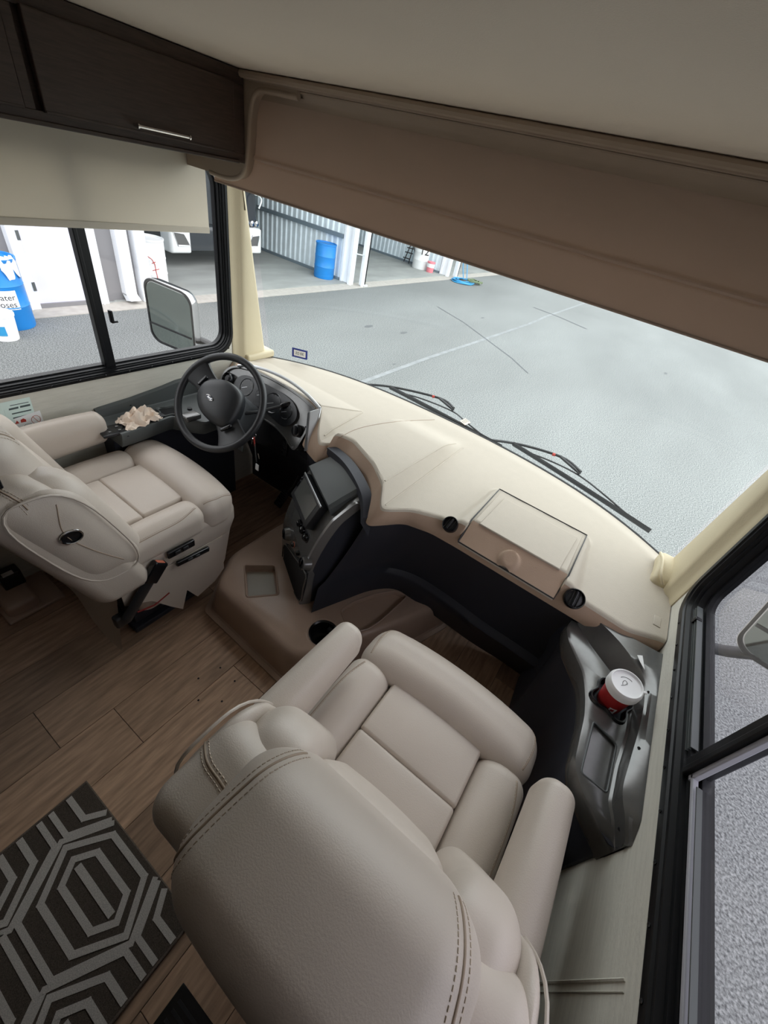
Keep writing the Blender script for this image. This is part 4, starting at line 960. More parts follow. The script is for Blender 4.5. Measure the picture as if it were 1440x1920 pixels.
#@@PART3
# ================================================================== CAPTAIN SEATS
def Y0(z): return .24 - .38 * (z - .42)
def slant(cy, cz):
    def f(p, u):
        z = cz + p.z; return (p.x, p.y + Y0(z) , p.z)
    return f
def seat_parts(root, arms, controls, cap_side):
    P = {}
    def add(key, name, vf, m=LEATHER, parent=root, sm=60, **k):
        o = obj(name, vf, m, parent, sm=sm, **k); P[key] = vf; return o
    # pedestal and skirt
    obj('pedestal', join(box(-.17, .17, .36, .72, .03, .385), box(-.20, .20, .34, .70, 0, .03)), KICK, root, sm=0, bevel=.006)
    # lower leather side shell
    add('shell', 'seat_shell', rbox((0, .575, .475), (.300, .285, .098), (.06, .07, .05), 6, 5, deform=lambda p, u: (p.x * (1 - .05 * max(0, -u.z)), p.y - .03 * max(0, -u.z) * u.y, p.z)))
    add('ls', 'seat_skirt_shell', rbox((0, .590, .33), (.284, .235, .150), (.05, .06, .04), 6, 4, deform=lambda p, u: (p.x * (1 + .02 * u.z), p.y + .03 * u.z * max(0, u.y), p.z)))
    # cushion
    add('pr', 'cushion_panel', rbox((0, .405, .550), (.161, .102, .055), (.012, .012, .014), 8, 3, puff=(0, 0, .006)))
    add('pf', 'cushion_panel', rbox((0, .600, .550), (.161, .096, .057), (.012, .012, .016), 8, 3, puff=(0, 0, .006)))
    for s in (-1, 1):
        add('sb%d' % s, 'side_bolster', rbox((s * .234, .498, .560), (.0735, .200, .072), (.060, .050, .050), 8, 5, puff=(0, 0, .004),
            deform=lambda p, u, s=s: (p.x, p.y, p.z - (.012 if u.z > 0 else 0) * max(0, -s * u.x) - .010 * max(0, -u.y) * (1 if u.z > 0 else 0))))
    add('tb', 'thigh_bolster', rbox((0, .777, .565), (.306, .094, .086), (.060, .075, .065), 10, 6, puff=(0, .004, .004),
        deform=lambda p, u: (p.x, p.y - .028 * u.x ** 2, p.z - .012 * u.x ** 4)))
    # backrest (leans back)
    add('bs', 'back_shell', rbox((0, .080, .72), (.330, .088, .292), (.050, .055, .050), 10, 6, deform=lambda p, u: (p.x * (1 - .02 * u.z), p.y + Y0(.72 + p.z) + .040 * u.x ** 2 * (1 if u.y > 0 else 0), p.z - .012 * u.x ** 2)))
    add('hr', 'headrest', rbox((0, .108, 1.005), (.222, .118, .138), (.085, .075, .08), 10, 7, deform=lambda p, u: (p.x * (1 - .05 * max(0, u.z)), p.y + Y0(1.005 + p.z) + .010 * u.x ** 2, p.z - .022 * u.x ** 2), puff=(0, .006, .006)))
    add('lu', 'back_panel', rbox((0, .150, .735), (.155, .085, .185), (.03, .03, .04), 8, 4, puff=(0, .012, 0), deform=slant(0, .735)))
    for s in (-1, 1):
        add('bb%d' % s, 'back_bolster', rbox((s * .232, .172, .765), (.078, .098, .215), (.060, .075, .085), 7, 6, deform=lambda p, u, s=s: (p.x - s * .018 * max(0, u.z) ** 2, p.y + Y0(.765 + p.z), p.z)))
        sp0 = rbox((s * .308, .130, .770), (.024, .105, .215), (.027, .075, .085), 6, 5, puff=(.010, 0, 0), deform=lambda p, u: (p.x, p.y + Y0(.77 + p.z), p.z))
        add('sp%d' % s, 'side_pad', sp0)
        # piping round the side pad
        pp = []
        for i in range(40):
            a = 2 * pi * i / 40; cy_, cz_ = cos(a), sin(a)
            k = (abs(cy_) ** 3.2 + abs(cz_) ** 3.2) ** (-1 / 3.2); z = .770 + .212 * cz_ * k; pp.append((s * .331, .130 + .102 * cy_ * k + Y0(z), z))
        obj('piping', tube(pp, .0035, 6, closed=True), LEATHER, root)
        # seam down the middle of the pad, draped
        bv = bvh_of(sp0)
        d = drape(bv, [Vector((s * .6, .17 + Y0(.62), .62)), Vector((s * .6, .13 + Y0(.74), .74)), Vector((s * .6, .12 + Y0(.84), .84)), Vector((s * .6, .17 + Y0(.94), .94))], (-s, 0, 0), .0, 5)
        if len(d) > 2: obj('pad_seam', tube(d, .0018, 6), LEATHD, root)
        if s in cap_side:
            c = bv.ray_cast(Vector((s * .6, .125 + Y0(.82), .82)), Vector((-s, 0, 0)))[0]
            M = frameM(c, (0, .35 * s, 0) if False else (0, s * .94, -.35 * s), (0, .35, .94))
            mc = obj('pivot_cover', xf(lathe([(1.0, -.002), (1.0, .004), (.86, .006), (.82, .002), (.0001, .001)], n=36), M @ Matrix.Diagonal((.030, .024, 1, 1))), BLACKG, root, label='black oval arm pivot cover')
            obj('chrome_ring', xf(tube([(.030 * cos(2 * pi * i / 40), .024 * sin(2 * pi * i / 40), .004) for i in range(40)], .0028, 8, closed=True), M), CHROME, mc)
    # armrests
    for s in arms:
        def fa(p, u, s=s):
            t = (u.y + 1) / 2
            return (p.x * (.86 + .22 * (1 - t)) + s * .004, p.y, p.z * (1.0 + .18 * (1 - t)) - .012 * (1 - t) + .006 * sin(3 * t))
        vf = rbox((s * .324, .425, .735), (.053, .230, .070), (.046, .036, .054), 8, 6, deform=fa, puff=(0, 0, .004))
        ar = add('arm%d' % s, 'armrest', vf)
        rr = []
        for i in range(28):
            a = 2 * pi * i / 28; k = (abs(cos(a)) ** 2.6 + abs(sin(a)) ** 2.6) ** (-1 / 2.6); rr.append((s * .326 + .036 * cos(a) * k, .636 + .0, .736 + .056 * sin(a) * k))
        obj('piping', tube(rr, .0028, 6, closed=True), LEATHER, ar)
        obj('arm_bracket', box(s * .30 - .01, s * .30 + .01, .20, .25, .60, .72), BLACK, ar, bevel=.003)
    # seams and stitching
    bh = bvh_of(P['hr']); bs = bvh_of(P['bs'], P['bb-1'], P['bb1'], P['sp-1'], P['sp1']); bt = bvh_of(P['tb']); cu = bvh_of(P['sb-1'], P['sb1'])
    ridge, thread = [], []
    def seam(b, pts, d, double=True, gap=.011, n=8, rr=.0026):
        dv = Vector(d).normalized(); path = drape(b, [Vector(p) for p in pts], d, -.0002, n)
        if len(path) < 3: return
        obj('seam', tube(path, rr, 6), LEATHD, root, sm=180)
        for o_ in ((-gap, gap) if double else (gap,)):
            pts2 = []
            for i, p in enumerate(pts):
                a, c = Vector(pts[max(0, i - 1)]), Vector(pts[min(len(pts) - 1, i + 1)]); side = (c - a).cross(dv).normalized(); pts2.append(Vector(p) + side * o_)
            q = drape(b, pts2, d, .0006, n)
            if len(q) > 2: thread.append(stitches(q, .0085, .0055, .0012))
    for s in (-1, 1):
        seam(bh, [(s * .150, .225, 1.3), (s * .172, .16, 1.3), (s * .186, .08, 1.3), (s * .192, .01, 1.3), (s * .192, -.045, 1.3)], (0, 0, -1))
        seam(bh, [(s * .192, -.5, 1.10), (s * .196, -.5, 1.03), (s * .196, -.5, .95)], (0, 1, 0))
        seam(bs, [(s * .328, .150, 1.3), (s * .285, .125, 1.3), (s * .240, .118, 1.3), (s * .19, .11, 1.3)], (0, 0, -1), gap=.007)
        seam(bt, [(s * .272, .70, .9), (s * .280, .76, .9), (s * .276, .82, .9), (s * .262, .845, .9)], (0, 0, -1), double=False, gap=.004 * s, rr=.0016)
        seam(cu, [(s * .288, .33, .9), (s * .290, .45, .9), (s * .289, .58, .9), (s * .270, .665, .9)], (0, 0, -1), double=False, gap=.004 * s, rr=.0016)
    obj('stitching', join(*thread), THREAD, root, kind='stuff', sm=0)
    # rear and side skirts
    def skirt_rear(u, v):
        x = -.27 + .56 * u; z = .42 - .33 * v * (1 - .12 * sin(pi * u)); return (x, .285 - .10 * (v if u > .8 else v * .5) * 0 - .045 * v + .012 * sin(6 * u) * v, z)
    obj('rear_skirt', join(grid(skirt_rear, 16, 6), grid(lambda u, v: (skirt_rear(u, v)[0], skirt_rear(u, v)[1] + .003, skirt_rear(u, v)[2]), 16, 6)), LEATHER, root)
    if controls:
        sk_ = [(.30, .42), (.76, .42), (.755, .20), (.70, .15), (.60, .12), (.555, .21), (.52, .10), (.47, .17), (.40, .28), (.30, .34)]
        M = Matrix(((0, 0, 1, .292), (1, 0, 0, 0), (0, 1, 0, 0), (0, 0, 0, 1)))
        obj('side_skirt', prism(sk_, 0, .004, M), LEATHER, root, sm=0, label='loose leather flap hanging at the side')
        def Lp(px, py, X): p = U(px, py, 0, X); return Vector((p.x - root.location.x, p.y - root.location.y, p.z))
        a, b = Lp(297, 1060, -.455), Lp(238, 1160, -.455)
        d = (a - b).normalized(); xx = Vector((1, 0, 0))
        bl = obj('belt_stalk', tube([b, b.lerp(a, .4), b.lerp(a, .75)], .026, 8, flat=(1.0, .5)), BLACK, root, label='black seat belt buckle stalk')
        M = frameM(a, xx, d); bkl = obj('belt_buckle', xf(rbox((0, -.03, 0), (.016, .048, .031), .008, 2, 3), M), BLACKG, bl)
        obj('release_button', xf(rbox((0, .012, .002), (.010, .008, .020), .004, 1, 2), M), ORANGE, bkl)
        obj('stalk_mount', rbox(tuple(b + Vector((-.02, -.01, -.01))), (.018, .03, .03), .01, 1, 2), BLACK, bl)
        obj('red_webbing', tube([b + Vector((-.022, .05, -.03)), b + Vector((-.022, .12, -.05)), b + Vector((-.022, .19, -.03))], .004, 6, flat=(.3, 1.2)), DKRED, bl)
        for (p1, p2, h_) in (((318, 1040), (360, 1018), .018), ((335, 1056), (388, 1030), .013)):
            A, B = Lp(*p1, -.462), Lp(*p2, -.462); M = frameM((A + B) / 2, (1, 0, 0), (B - A))
            sp1 = obj('control_panel', xf(rbox((0, 0, 0), (.008, (B - A).length / 2 + .01, h_), .006, 2, 2), M), BLACKG, root, label='black seat adjuster control')
            obj('rocker', join(*[xf(rbox((.008, dy, 0), (.005, .012, h_ * .5), .003, 1, 2), M) for dy in (-.02, .015)]), BLACK, sp1)
    return P
ps = thing('captain_seat', 'beige leather captain seat in the foreground with both armrests', 'seat', (.712, 0, 0), 'beige captain seats', local=True)
seat_parts(ps, (-1, 1), False, ())
dv_ = thing('captain_seat', 'beige leather driver seat behind the steering wheel with black oval pivot cover on its side', 'seat', (-.775, .07, 0), 'beige captain seats', local=True)
seat_parts(dv_, (-1,), True, (1,))
obj('belt_guide', rbox((.300, .10, 1.05), (.014, .030, .022), .006, 2, 2), BLACKG, dv_)

# ================================================================== RUG
rug = thing('patterned_rug', 'brown rug with light concentric hexagon lattice pattern behind the seats', 'rug', (.14, -.35, 0))
RX0, RX1, RY0, RY1 = -.157, .424, -.95, -.020
obj('rug_base', rbox(((RX0 + RX1) / 2, (RY0 + RY1) / 2, .0065), ((RX1 - RX0) / 2, (RY1 - RY0) / 2, .006), .004, 30, 2), RUGD, rug)
obj('binding', join(tube([(RX0, RY0, .006), (RX0, RY1, .006), (RX1, RY1, .006), (RX1, RY0, .006)], .0065, 8)), mat('rug_binding', srgb(108, 96, 86), .9, bump=(500, 1), var=(300, .3)), rug)
def clip(a, b, x0, x1, y0, y1):
    t0, t1 = 0, 1; dx, dy = b[0] - a[0], b[1] - a[1]
    for p, q in ((-dx, a[0] - x0), (dx, x1 - a[0]), (-dy, a[1] - y0), (dy, y1 - a[1])):
        if abs(p) < 1e-9:
            if q < 0: return None
        else:
            r = q / p
            if p < 0: t0 = max(t0, r)
            else: t1 = min(t1, r)
    return None if t0 > t1 else ((a[0] + dx * t0, a[1] + dy * t0), (a[0] + dx * t1, a[1] + dy * t1))
st_ = []
def strip(a, b, wd):
    c = clip(a, b, RX0 + .012, RX1 - .010, RY0 + .01, RY1 - .010)
    if not c: return
    a, b = Vector(c[0] + (0,)), Vector(c[1] + (0,)); L = (b - a).length
    if L < .004: return
    d = (b - a) / L; s_ = Vector((-d.y, d.x, 0)) * wd / 2; a -= d * wd * .35; b += d * wd * .35
    V = [a - s_, b - s_, b + s_, a + s_]
    zz = .0140 + .00012 * (len(st_) % 9); st_.append(([(p.x, p.y, .0120) for p in V] + [(p.x, p.y, zz) for p in V], [(4, 5, 6, 7), (0, 1, 5, 4), (1, 2, 6, 5), (2, 3, 7, 6), (3, 0, 4, 7)]))
for i in range(-2, 3):
    for j in range(-7, 3):
        cx_ = .14 + .285 * i; cy_ = -.148 + .35 * j + (.175 if i % 2 else 0)
        strip((cx_ - .086, cy_), (cx_ + .086, cy_), .020)
        for tip, fc, hh, wd in ((.118, .080, .052, .018), (.165, .086, .104, .018), (.190, .092, .158, .016)):
            H = [(-tip, 0), (-fc, hh), (fc, hh), (tip, 0), (fc, -hh), (-fc, -hh)]
            for k in range(6):
                a, b = H[k], H[(k + 1) % 6]; strip((cx_ + a[0], cy_ + a[1]), (cx_ + b[0], cy_ + b[1]), wd)
obj('light_pattern', join(*st_), RUGL, rug, sm=0, kind='stuff')
fv = thing('floor_register', 'black rectangular floor register beside the foreground seat', 'floor vent', (.60, -.25, 0))
obj('cover', box(.512, .80, -.42, -.109, .0005, .006), BLACKG, fv, sm=0, bevel=.002)
obj('slot', join(*[box(.53, .78, -.14 - .02 * i, -.132 - .02 * i, .006, .0075) for i in range(12)]), BLACK, fv, kind='stuff', sm=0)

# belt anchor on the floor behind the driver seat
ba = thing('belt_anchor', 'taupe seat belt anchor box with black buckle on the floor behind the driver seat', 'seat belt', (-1.1, .17, 0))
obj('base', rbox((-1.10, .165, .035), (.095, .060, .035), .02, 3, 3), DOGH, ba)
obj('flange', rbox((-1.10, .20, .008), (.12, .11, .008), .006, 3, 2), DOGH, ba)
obj('retractor', rbox((-1.145, .19, .11), (.030, .040, .045), .008, 2, 2), BLACKG, ba)
obj('retractor_label', box(-1.135, -1.1145, .165, .205, .150, .1565), SILVER, ba, sm=0)

# stickers on the wall behind the driver
def wallquad(p, off): 
    return [tuple(Vector((-XW + off, U(a, b, 0, -XW).y, U(a, b, 0, -XW).z))) for a, b in p]
def flatpoly(p, off, th=.0004):
    A = wallquad(p, off); B = wallquad(p, off + th); n = len(A)
    return A + B, [tuple(range(n))[::-1], tuple(range(n, 2 * n))] + [(i, (i + 1) % n, n + (i + 1) % n, n + i) for i in range(n)]
s1 = thing('document_sticker', 'pale green printed document sticker on the wall under the driver window', 'sticker', tuple(wallquad([(30, 765)], .001)[0]))
obj('sheet', flatpoly([(-6, 757), (55, 744), (70, 790), (10, 805)], .0008), STICK, s1, sm=0)
ln = []
for k_, (a, b, h) in enumerate((((18, 760), (53, 753), 1.2), ((16, 766), (34, 762), 3.5), ((37, 761), (56, 757), 3.5), ((22, 775), (58, 767), 2.2), ((24, 783), (54, 776), 2.2), ((7, 768), (10, 778), 2))):
    ln.append(flatpoly([(a[0], a[1]), (b[0], b[1]), (b[0] + .5, b[1] + h), (a[0] + .5, a[1] + h)], .0013, .0002))
obj('print', join(*ln), INK, s1, sm=0, kind='stuff')
s2 = thing('warning_sticker', 'white warning sticker with red triangle, crossed circle and vehicle drawing above the driver armrest', 'sticker', tuple(wallquad([(52, 785)], .001)[0]))
obj('sheet', flatpoly([(26, 785), (74, 769), (83, 793), (36, 812)], .0016), WHITE, s2, sm=0)
obj('red_triangle', flatpoly([(28, 795), (31, 788), (36, 793)], .0022), REDW, s2, sm=0); obj('red_symbol', flatpoly([(39, 792), (38, 787), (43, 784), (48, 786), (49, 790)], .0022), REDW, s2, sm=0)
cq = [(67 + 8.5 * cos(i * pi / 10), 786 + 7.5 * sin(i * pi / 10) - 0) for i in range(20)]
obj('circle', join(tube(wallquad(cq, .0024), .0008, 5, closed=True), tube(wallquad([(61, 781), (73, 791)], .0024), .0008, 5)), REDW, s2)
obj('van_drawing', join(tube(wallquad([(40, 806), (43, 800), (48, 795), (58, 793), (60, 801), (42, 807)], .0024), .0007, 5, closed=True), tube(wallquad([(64, 799), (78, 795)], .0024), .0012, 5), flatpoly([(35, 805), (38, 803), (41, 805), (40, 809), (36, 809)], .0022)), INK, s2)

# ================================================================== OUTSIDE
# wipers
def wiper(name, label, A, piv, tip, mid, tagpx=None):
    z = .822
    a, p_, t_, m_ = U(*A, 2, z), U(*piv, 2, z), U(*tip, 2, z), U(*mid, 2, z)
    w_ = thing(name, label, 'wiper', tuple(a), 'windshield wipers')
    obj('arm', tube(catmull([a + Vector((0, 0, -.01)), p_ + Vector((0, 0, .004)), m_ + Vector((0, 0, .02)), m_.lerp(t_, .25) + Vector((0, 0, .022))], 5), .0075, 8), BLACK, w_)
    obj('blade', tube([p_.lerp(t_, i / 12) + Vector((0, .0, .004 * sin(pi * i / 12))) for i in range(13)], .0085, 6, flat=(1.5, .8)), BLACK, w_)
    b1, b2 = p_.lerp(t_, .1), p_.lerp(t_, .9); hub_ = m_.lerp(t_, .25)
    obj('blade_bridge', join(tube(catmull([b1, p_.lerp(t_, .3) + Vector((.0, .022, .022)), hub_, p_.lerp(t_, .7) + Vector((0, .02, .02)), b2], 5), .0045, 6), tube([m_ + Vector((0, 0, .02)), hub_ + Vector((0, 0, .012))], .009, 6)), BLACK, w_)
    obj('red_band', tube([m_ + (p_ - m_).normalized() * .045 + Vector((0, 0, .018)), m_ + (p_ - m_).normalized() * .030 + Vector((0, 0, .019))], .0088, 8), REDW, w_)
    if tagpx:
        q = U(*tagpx, 2, .835); tg = obj('paper_tag', xf(rbox((0, 0, .012), (.024, .020, .0012), .001, 1, 1), frameM(q, (.9, -.4, 0), (.3, .8, .3))), PAPER, w_, sm=0)
        obj('tag_print', xf(join(*[box(-.018, .015 - .004 * (i % 2), .012 - .008 * i, .0145 - .008 * i, .0132, .0136) for i in range(4)]), frameM(q, (.9, -.4, 0), (.3, .8, .3))), INK, tg, sm=0, kind='stuff')
    return w_
wiper('windshield_wiper', 'black windshield wiper with paper tag in front of the driver half of the glass', (660, 717), (731, 726), (940, 838), (822, 752), (872, 794))
wiper('windshield_wiper', 'black windshield wiper without tag in front of the passenger half of the glass', (872, 818), (962, 832), (1219, 996), (1048, 862))
# side mirrors
def mirror(name, label, c, hx, hz, yaw, tilt, arm, sh=0):
    m_ = thing(name, label, 'mirror', tuple(c))
    M = Matrix.Translation(c) @ Matrix.Rotation(radians(yaw), 4, 'Z') @ Matrix.Rotation(radians(tilt), 4, 'Y')
    rot = Matrix(((1, 0, 0, 0), (0, 0, -1, 0), (0, 1, 0, 0), (0, 0, 0, 1)))  # local xy -> xz, +z -> -y (rearward)
    def rg(s_, d, z): return [(x + sh * y, y, z) for x, y in rrect(0, 0, hx * s_, hz * s_, min(hx, hz) * .42 * s_, 7)]
    hs = obj('housing', xf(loft([rg(.3, 0, -.11), rg(.75, 0, -.10), rg(.95, 0, -.06), rg(1.0, 0, -.01), rg(1.0, 0, .004), rg(.93, 0, .006), rg(.92, 0, .001)]), M @ rot), CHROME if sh >= 0 else CHROME, m_, sm=50, label='chrome shell')
    obj('mirror_rim', xf(loft([rg(.985, 0, .002), rg(.985, 0, .007), rg(.93, 0, .008), rg(.92, 0, .0015)], cap=False), M @ rot), BLACK, hs)
    V_, F_ = loft([rg(.90, 0, .002), rg(.90, 0, .004)])
    obj('mirror_glass', xf(([(x, y, z) for x, y, z in V_], F_), M @ rot), MIRG, hs, sm=0)
    obj('glass_divider', xf(box(-hx * .88, hx * .88, -hz * .42, -hz * .36, .004, .007), M @ rot), BLACK, hs, sm=0)
    if arm: obj('mirror_arm', tube(catmull(arm, 6), .026, 10, flat=(.7, 1.2)), BLACK, m_)
    return m_
mirror('side_mirror', 'chrome backed driver side mirror seen through the left window', Vector((-1.655, 1.44, .940)), .150, .178, 20, 6, [Vector((-1.62, 1.50, .86)), Vector((-1.5, 1.62, .80)), Vector((-1.28, 1.72, .80))], sh=-.10)
mirror('side_mirror', 'grey passenger side mirror on a stout arm seen through the right window', Vector((1.635, 1.62, .93)), .17, .23, -20, -8, [Vector((1.62, 1.66, .74)), Vector((1.50, 1.67, .63)), Vector((1.34, 1.68, .585)), Vector((1.25, 1.70, .585))], sh=.0)

# ground
gr = thing('ground', None, None, (0, 10, GZ), kind='structure')
obj('asphalt', box(-7.10, 60, -40, 70, GZ - .2, GZ), ASPH, gr, sm=0)
cs = [(a, b) for a, b in ((650, 727), (806, 670), (900, 639), (993, 607), (1025, 593), (1100, 567))]
def groundstrip(px, wd, z):
    P = [U(a, b, 2, GZ) for a, b in px]; L = []
    for i, p in enumerate(P):
        t = (P[min(i + 1, len(P) - 1)] - P[max(0, i - 1)]).normalized(); n_ = Vector((-t.y, t.x, 0)); L.append([(p.x - n_.x * wd, p.y - n_.y * wd, z), (p.x + n_.x * wd, p.y + n_.y * wd, z)])
    return loft(L, cap=False, closed=False)
obj('crack_seal', groundstrip(cs, .045, GZ + .003), mat('seal_light', srgb(126, 129, 130), .9, var=(6, .15)), gr, sm=0)
obj('crack_seal', join(groundstrip([(1000, 576), (1050, 595), (1100, 617)], .05, GZ + .004), groundstrip([(820, 575), (870, 605), (960, 672), (990, 700)], .02, GZ + .004)), mat('seal_dark', srgb(88, 90, 93), .9, var=(5, .1)), gr, sm=0)
sp3 = []
for a, b, r1 in ((691, 612, .16), (757, 624, .14), (739, 683, .06), (1248, 700, .12), (905, 596, .10)):
    q = U(a, b, 2, GZ); sp3.append(([(q.x + r1 * .35 * cos(t * pi / 5) * (1 + .2 * sin(3 * t)), q.y + r1 * sin(t * pi / 5), GZ + .003) for t in range(10)], [tuple(range(10))]))
obj('oil_spot', join(*sp3), mat('oil_dark', srgb(88, 90, 92), .8), gr, sm=0)
kb = obj('kerb_strip', box(-7.50, -7.10, -40, 70, GZ - .2, GZ + .012), CURB, None, sm=0); kb['kind'] = 'structure'
gf_ = obj('garage_floor', box(-30, -7.50, 4.0, 70, GZ - .2, GZ + .03), CONC, None, sm=0); gf_['kind'] = 'structure'
# garage building
bd = thing('garage_building', 'long white and grey metal garage with open bays along the left side', 'building', (-7.6, 8, GZ))
ZB = GZ + .012
def part(name, vf, m, **k): return obj(name, vf, m, bd, **k)
part('wall_sheet', join(box(-7.62, -7.56, -30, 2.69, ZB, 3.1), *[box(-7.56, -7.535, -30 + .3 * i, -29.92 + .3 * i, ZB, 3.1) for i in range(108)]), GREYDOOR, sm=0)
part('door_post', join(box(-7.58, -7.44, 2.69, 2.83, ZB, 3.0), box(-7.44, -7.42, 2.69, 2.71, ZB, 3.0)), WHITEP, sm=0, bevel=.004)
part('door_panel', box(-7.56, -7.52, 2.83, 3.70, ZB + .05, 3.0), mat('door_pale', srgb(214, 212, 226), .55, var=(3, .03)), sm=0)
part('door_sill', box(-7.56, -7.48, 2.83, 3.70, ZB, ZB + .06), GREYDOOR, sm=0)
part('hinge', join(box(-7.45, -7.43, 2.80, 2.84, -.62, -.50), box(-7.45, -7.43, 2.80, 2.84, .05, .17)), GREYD, sm=0)
part('door_post', join(box(-7.58, -7.44, 3.70, 3.87, ZB, 3.0), box(-7.44, -7.41, 3.76, 3.79, ZB, 3.0)), WHITEP, sm=0, bevel=.004)
part('grey_panel', box(-7.60, -7.55, 3.87, 4.47, ZB, 3.0), GREYDOOR, sm=0)
part('downspout', join(box(-7.55, -7.40, 4.17, 4.36, ZB + .12, 3.0), loft([[(-7.55, 4.17, ZB + .14), (-7.40, 4.17, ZB + .14), (-7.40, 4.36, ZB + .14), (-7.55, 4.36, ZB + .14)], [(-7.45, 4.17, ZB + .02), (-7.28, 4.17, ZB + .06), (-7.28, 4.36, ZB + .06), (-7.45, 4.36, ZB + .02)]])), WHITEP, sm=0, bevel=.004)
part('corner_post', join(box(-7.60, -7.42, 4.47, 4.68, ZB, 3.0), box(-7.42, -7.39, 4.47, 4.50, ZB, 3.0)), WHITEP, sm=0, bevel=.004)
def corr(y, x0, x1):
    zb, zt = GZ + .05, 3.05; P = []; x = x0
    while x > x1:
        P += [(x, y), (x - .03, y - .035), (x - .08, y - .035), (x - .11, y), (x - .20, y)]; x -= .20
    return loft([[(a, b, zb) for a, b in P], [(a, b, zt) for a, b in P]], cap=False, closed=False)
for yb3 in (10.62, 16.85, 4.75):
    part('corrugated_wall', corr(yb3, -7.8, -15.9), GALV, sm=0)
    part('girt', box(-15.9, -7.8, yb3 - .10, yb3 - .036, .17, .27), GIRT, sm=0)
    part('base_rail', box(-15.9, -7.8, yb3 - .09, yb3 - .036, GZ + .03, GZ + .10), GIRT, sm=0)
part('back_wall', box(-16, -15.9, -30, 60, GZ, 3.1), GALV, sm=0)
part('bay_roof', box(-16, -7.5, -30, 60, 3.1, 3.2), WHITEP, sm=0)
for y0 in (10.55, 16.75):
    part('column', join(box(-7.76, -7.70, y0, y0 + .20, ZB, 3.1), box(-7.76, -7.42, y0 + .06, y0 + .10, ZB, 3.1), box(-7.48, -7.40, y0, y0 + .20, ZB, 3.1), box(-7.40, -7.36, y0 + .02, y0 + .05, ZB, 3.1)), WHITEP, sm=0)
    part('door_track', join(box(-7.36, -7.16, y0 + .42, y0 + .47, ZB, 3.1), box(-7.20, -7.16, y0 + .30, y0 + .47, ZB, 3.1)), WHITEP, sm=0)
    part('track_foot', box(-7.3, -7.1, y0 + .38, y0 + .52, ZB, ZB + .05), GALV, sm=0, bevel=.01)
    part('tie_rod', tube([(-7.42, y0 + .1, -.10), (-7.2, y0 + .44, -.12)], .015, 6), GALV)
# parked coach in the first bay
co = thing('parked_coach', 'black and white motor coach parked nose out in the garage bay', 'bus', (-11, 7.6, GZ))
cy0, cy1 = 6.30, 8.92
def cring(x, s_, z0, z1): return [(x, (cy0 + cy1) / 2 + a * s_, b) for a, b in rrect(0, (z0 + z1) / 2, (cy1 - cy0) / 2, (z1 - z0) / 2, .12, 5)]
zl = U(475, 428, 0, -9.25).z
obj('front_upper', loft([cring(-15.5, 1, zl, 2.5), cring(-9.6, 1, zl, 2.5), cring(-9.42, .985, zl, 2.45), cring(-9.34, .95, zl, 2.4)]), COACHB, co, sm=50, bevel=.03)
obj('bumper_core', loft([cring(-15.5, 1, -.50, zl), cring(-9.5, 1, -.50, zl), cring(-9.36, .985, -.50, zl), cring(-9.30, .95, -.50, zl - .03)]), COACHB, co, sm=50)
for ya, yb4 in ((cy0 - .01, cy0 + .52), (cy1 - .52, cy1 + .01)):
    obj('bumper_corner', rbox((-9.42, (ya + yb4) / 2, (zl - .55) / 2), (.21, (yb4 - ya) / 2, (zl + .55) / 2), (.10, .06, .05), 2, 4), COACHW, co, sm=60, label='white bumper corner')
for yy, s_ in ((6.56, 1), (8.66, -1)):
    q = [(yy - .19 * s_, -.12), (yy + .06 * s_, -.14), (yy + .20 * s_, -.38), (yy - .10 * s_, -.38)]
    sc3 = obj('lamp_scoop', loft([[(-9.215, a, b) for a, b in q], [(-9.205, a, b) for a, b in q]]), GREYP, co, sm=0)
    obj('scoop_rim', tube([(-9.205, a, b) for a, b in q], .018, 6, closed=True), WHITE, sc3)
    for k_ in range(3): obj('headlamp', lathe([(.07, 0), (.06, .03), (.0001, .04)], n=16, M=frameM((-9.33, yy + (-.12 + .15 * k_), zl + .09), (0, 1, 0), (0, 0, 1)), cap=False), CHROME, co)
obj('mirror_bracket', join(tube(catmull([(-9.35, 8.75, zl + .75), (-9.1, 8.80, zl + .65), (-9.1, 8.72, zl + .45)], 5), .02, 8), lathe([(.10, 0), (.10, .03), (.0001, .04)], n=20, M=frameM((-9.2, 8.70, zl + .8), (0, 1, 0), (0, 0, 1)))), COACHW, co)
for yy in (6.45, 8.77): obj('wheel', lathe([(.48, -.12), (.50, -.1), (.50, .1), (.48, .12), (.3, .12), (.28, .05), (.0001, .05)], n=28, M=frameM((-11.2, yy, GZ + .53), (1, 0, 0), (0, 0, 1))), BLACK, co)

# drums and buckets
def drum(name, label, cat, x, y, z, r, h, m, rim=True, group=None, taper=0):
    d = thing(name, label, cat, (x, y, z), group)
    pr2 = [(.0001, 0), (r * (.97 - taper), 0), (r * (1 - taper), .02)]
    if not taper: pr2 += [(r, h * .32), (r * 1.03, h * .34), (r, h * .36), (r, h * .62), (r * 1.03, h * .64), (r, h * .66), (r, h * .95), (r * 1.03, h * .96), (r * 1.04, h), (r * .96, h), (r * .95, h * .97), (.0001, h * .965)]
    else: pr2 += [(r, h * .88), (r * 1.06, h * .89), (r * 1.07, h * .97), (r * 1.03, h), (.0001, h)]
    obj('drum_body' if not taper else 'bucket_body', lathe(pr2, (x, y, z), 36, cap=False), m, d)
    return d
fz = GZ + .03
b1 = drum('blue_barrel', 'tall blue plastic barrel standing at the far column of the first bay', 'barrel', -8.12, 10.26, fz, .285, .86, BARBLUE)
b2 = drum('blue_barrel', 'blue plastic barrel with white water hoses sign beside the pale door', 'barrel', -6.98, 2.24, GZ, .285, .88, BARBLUE)
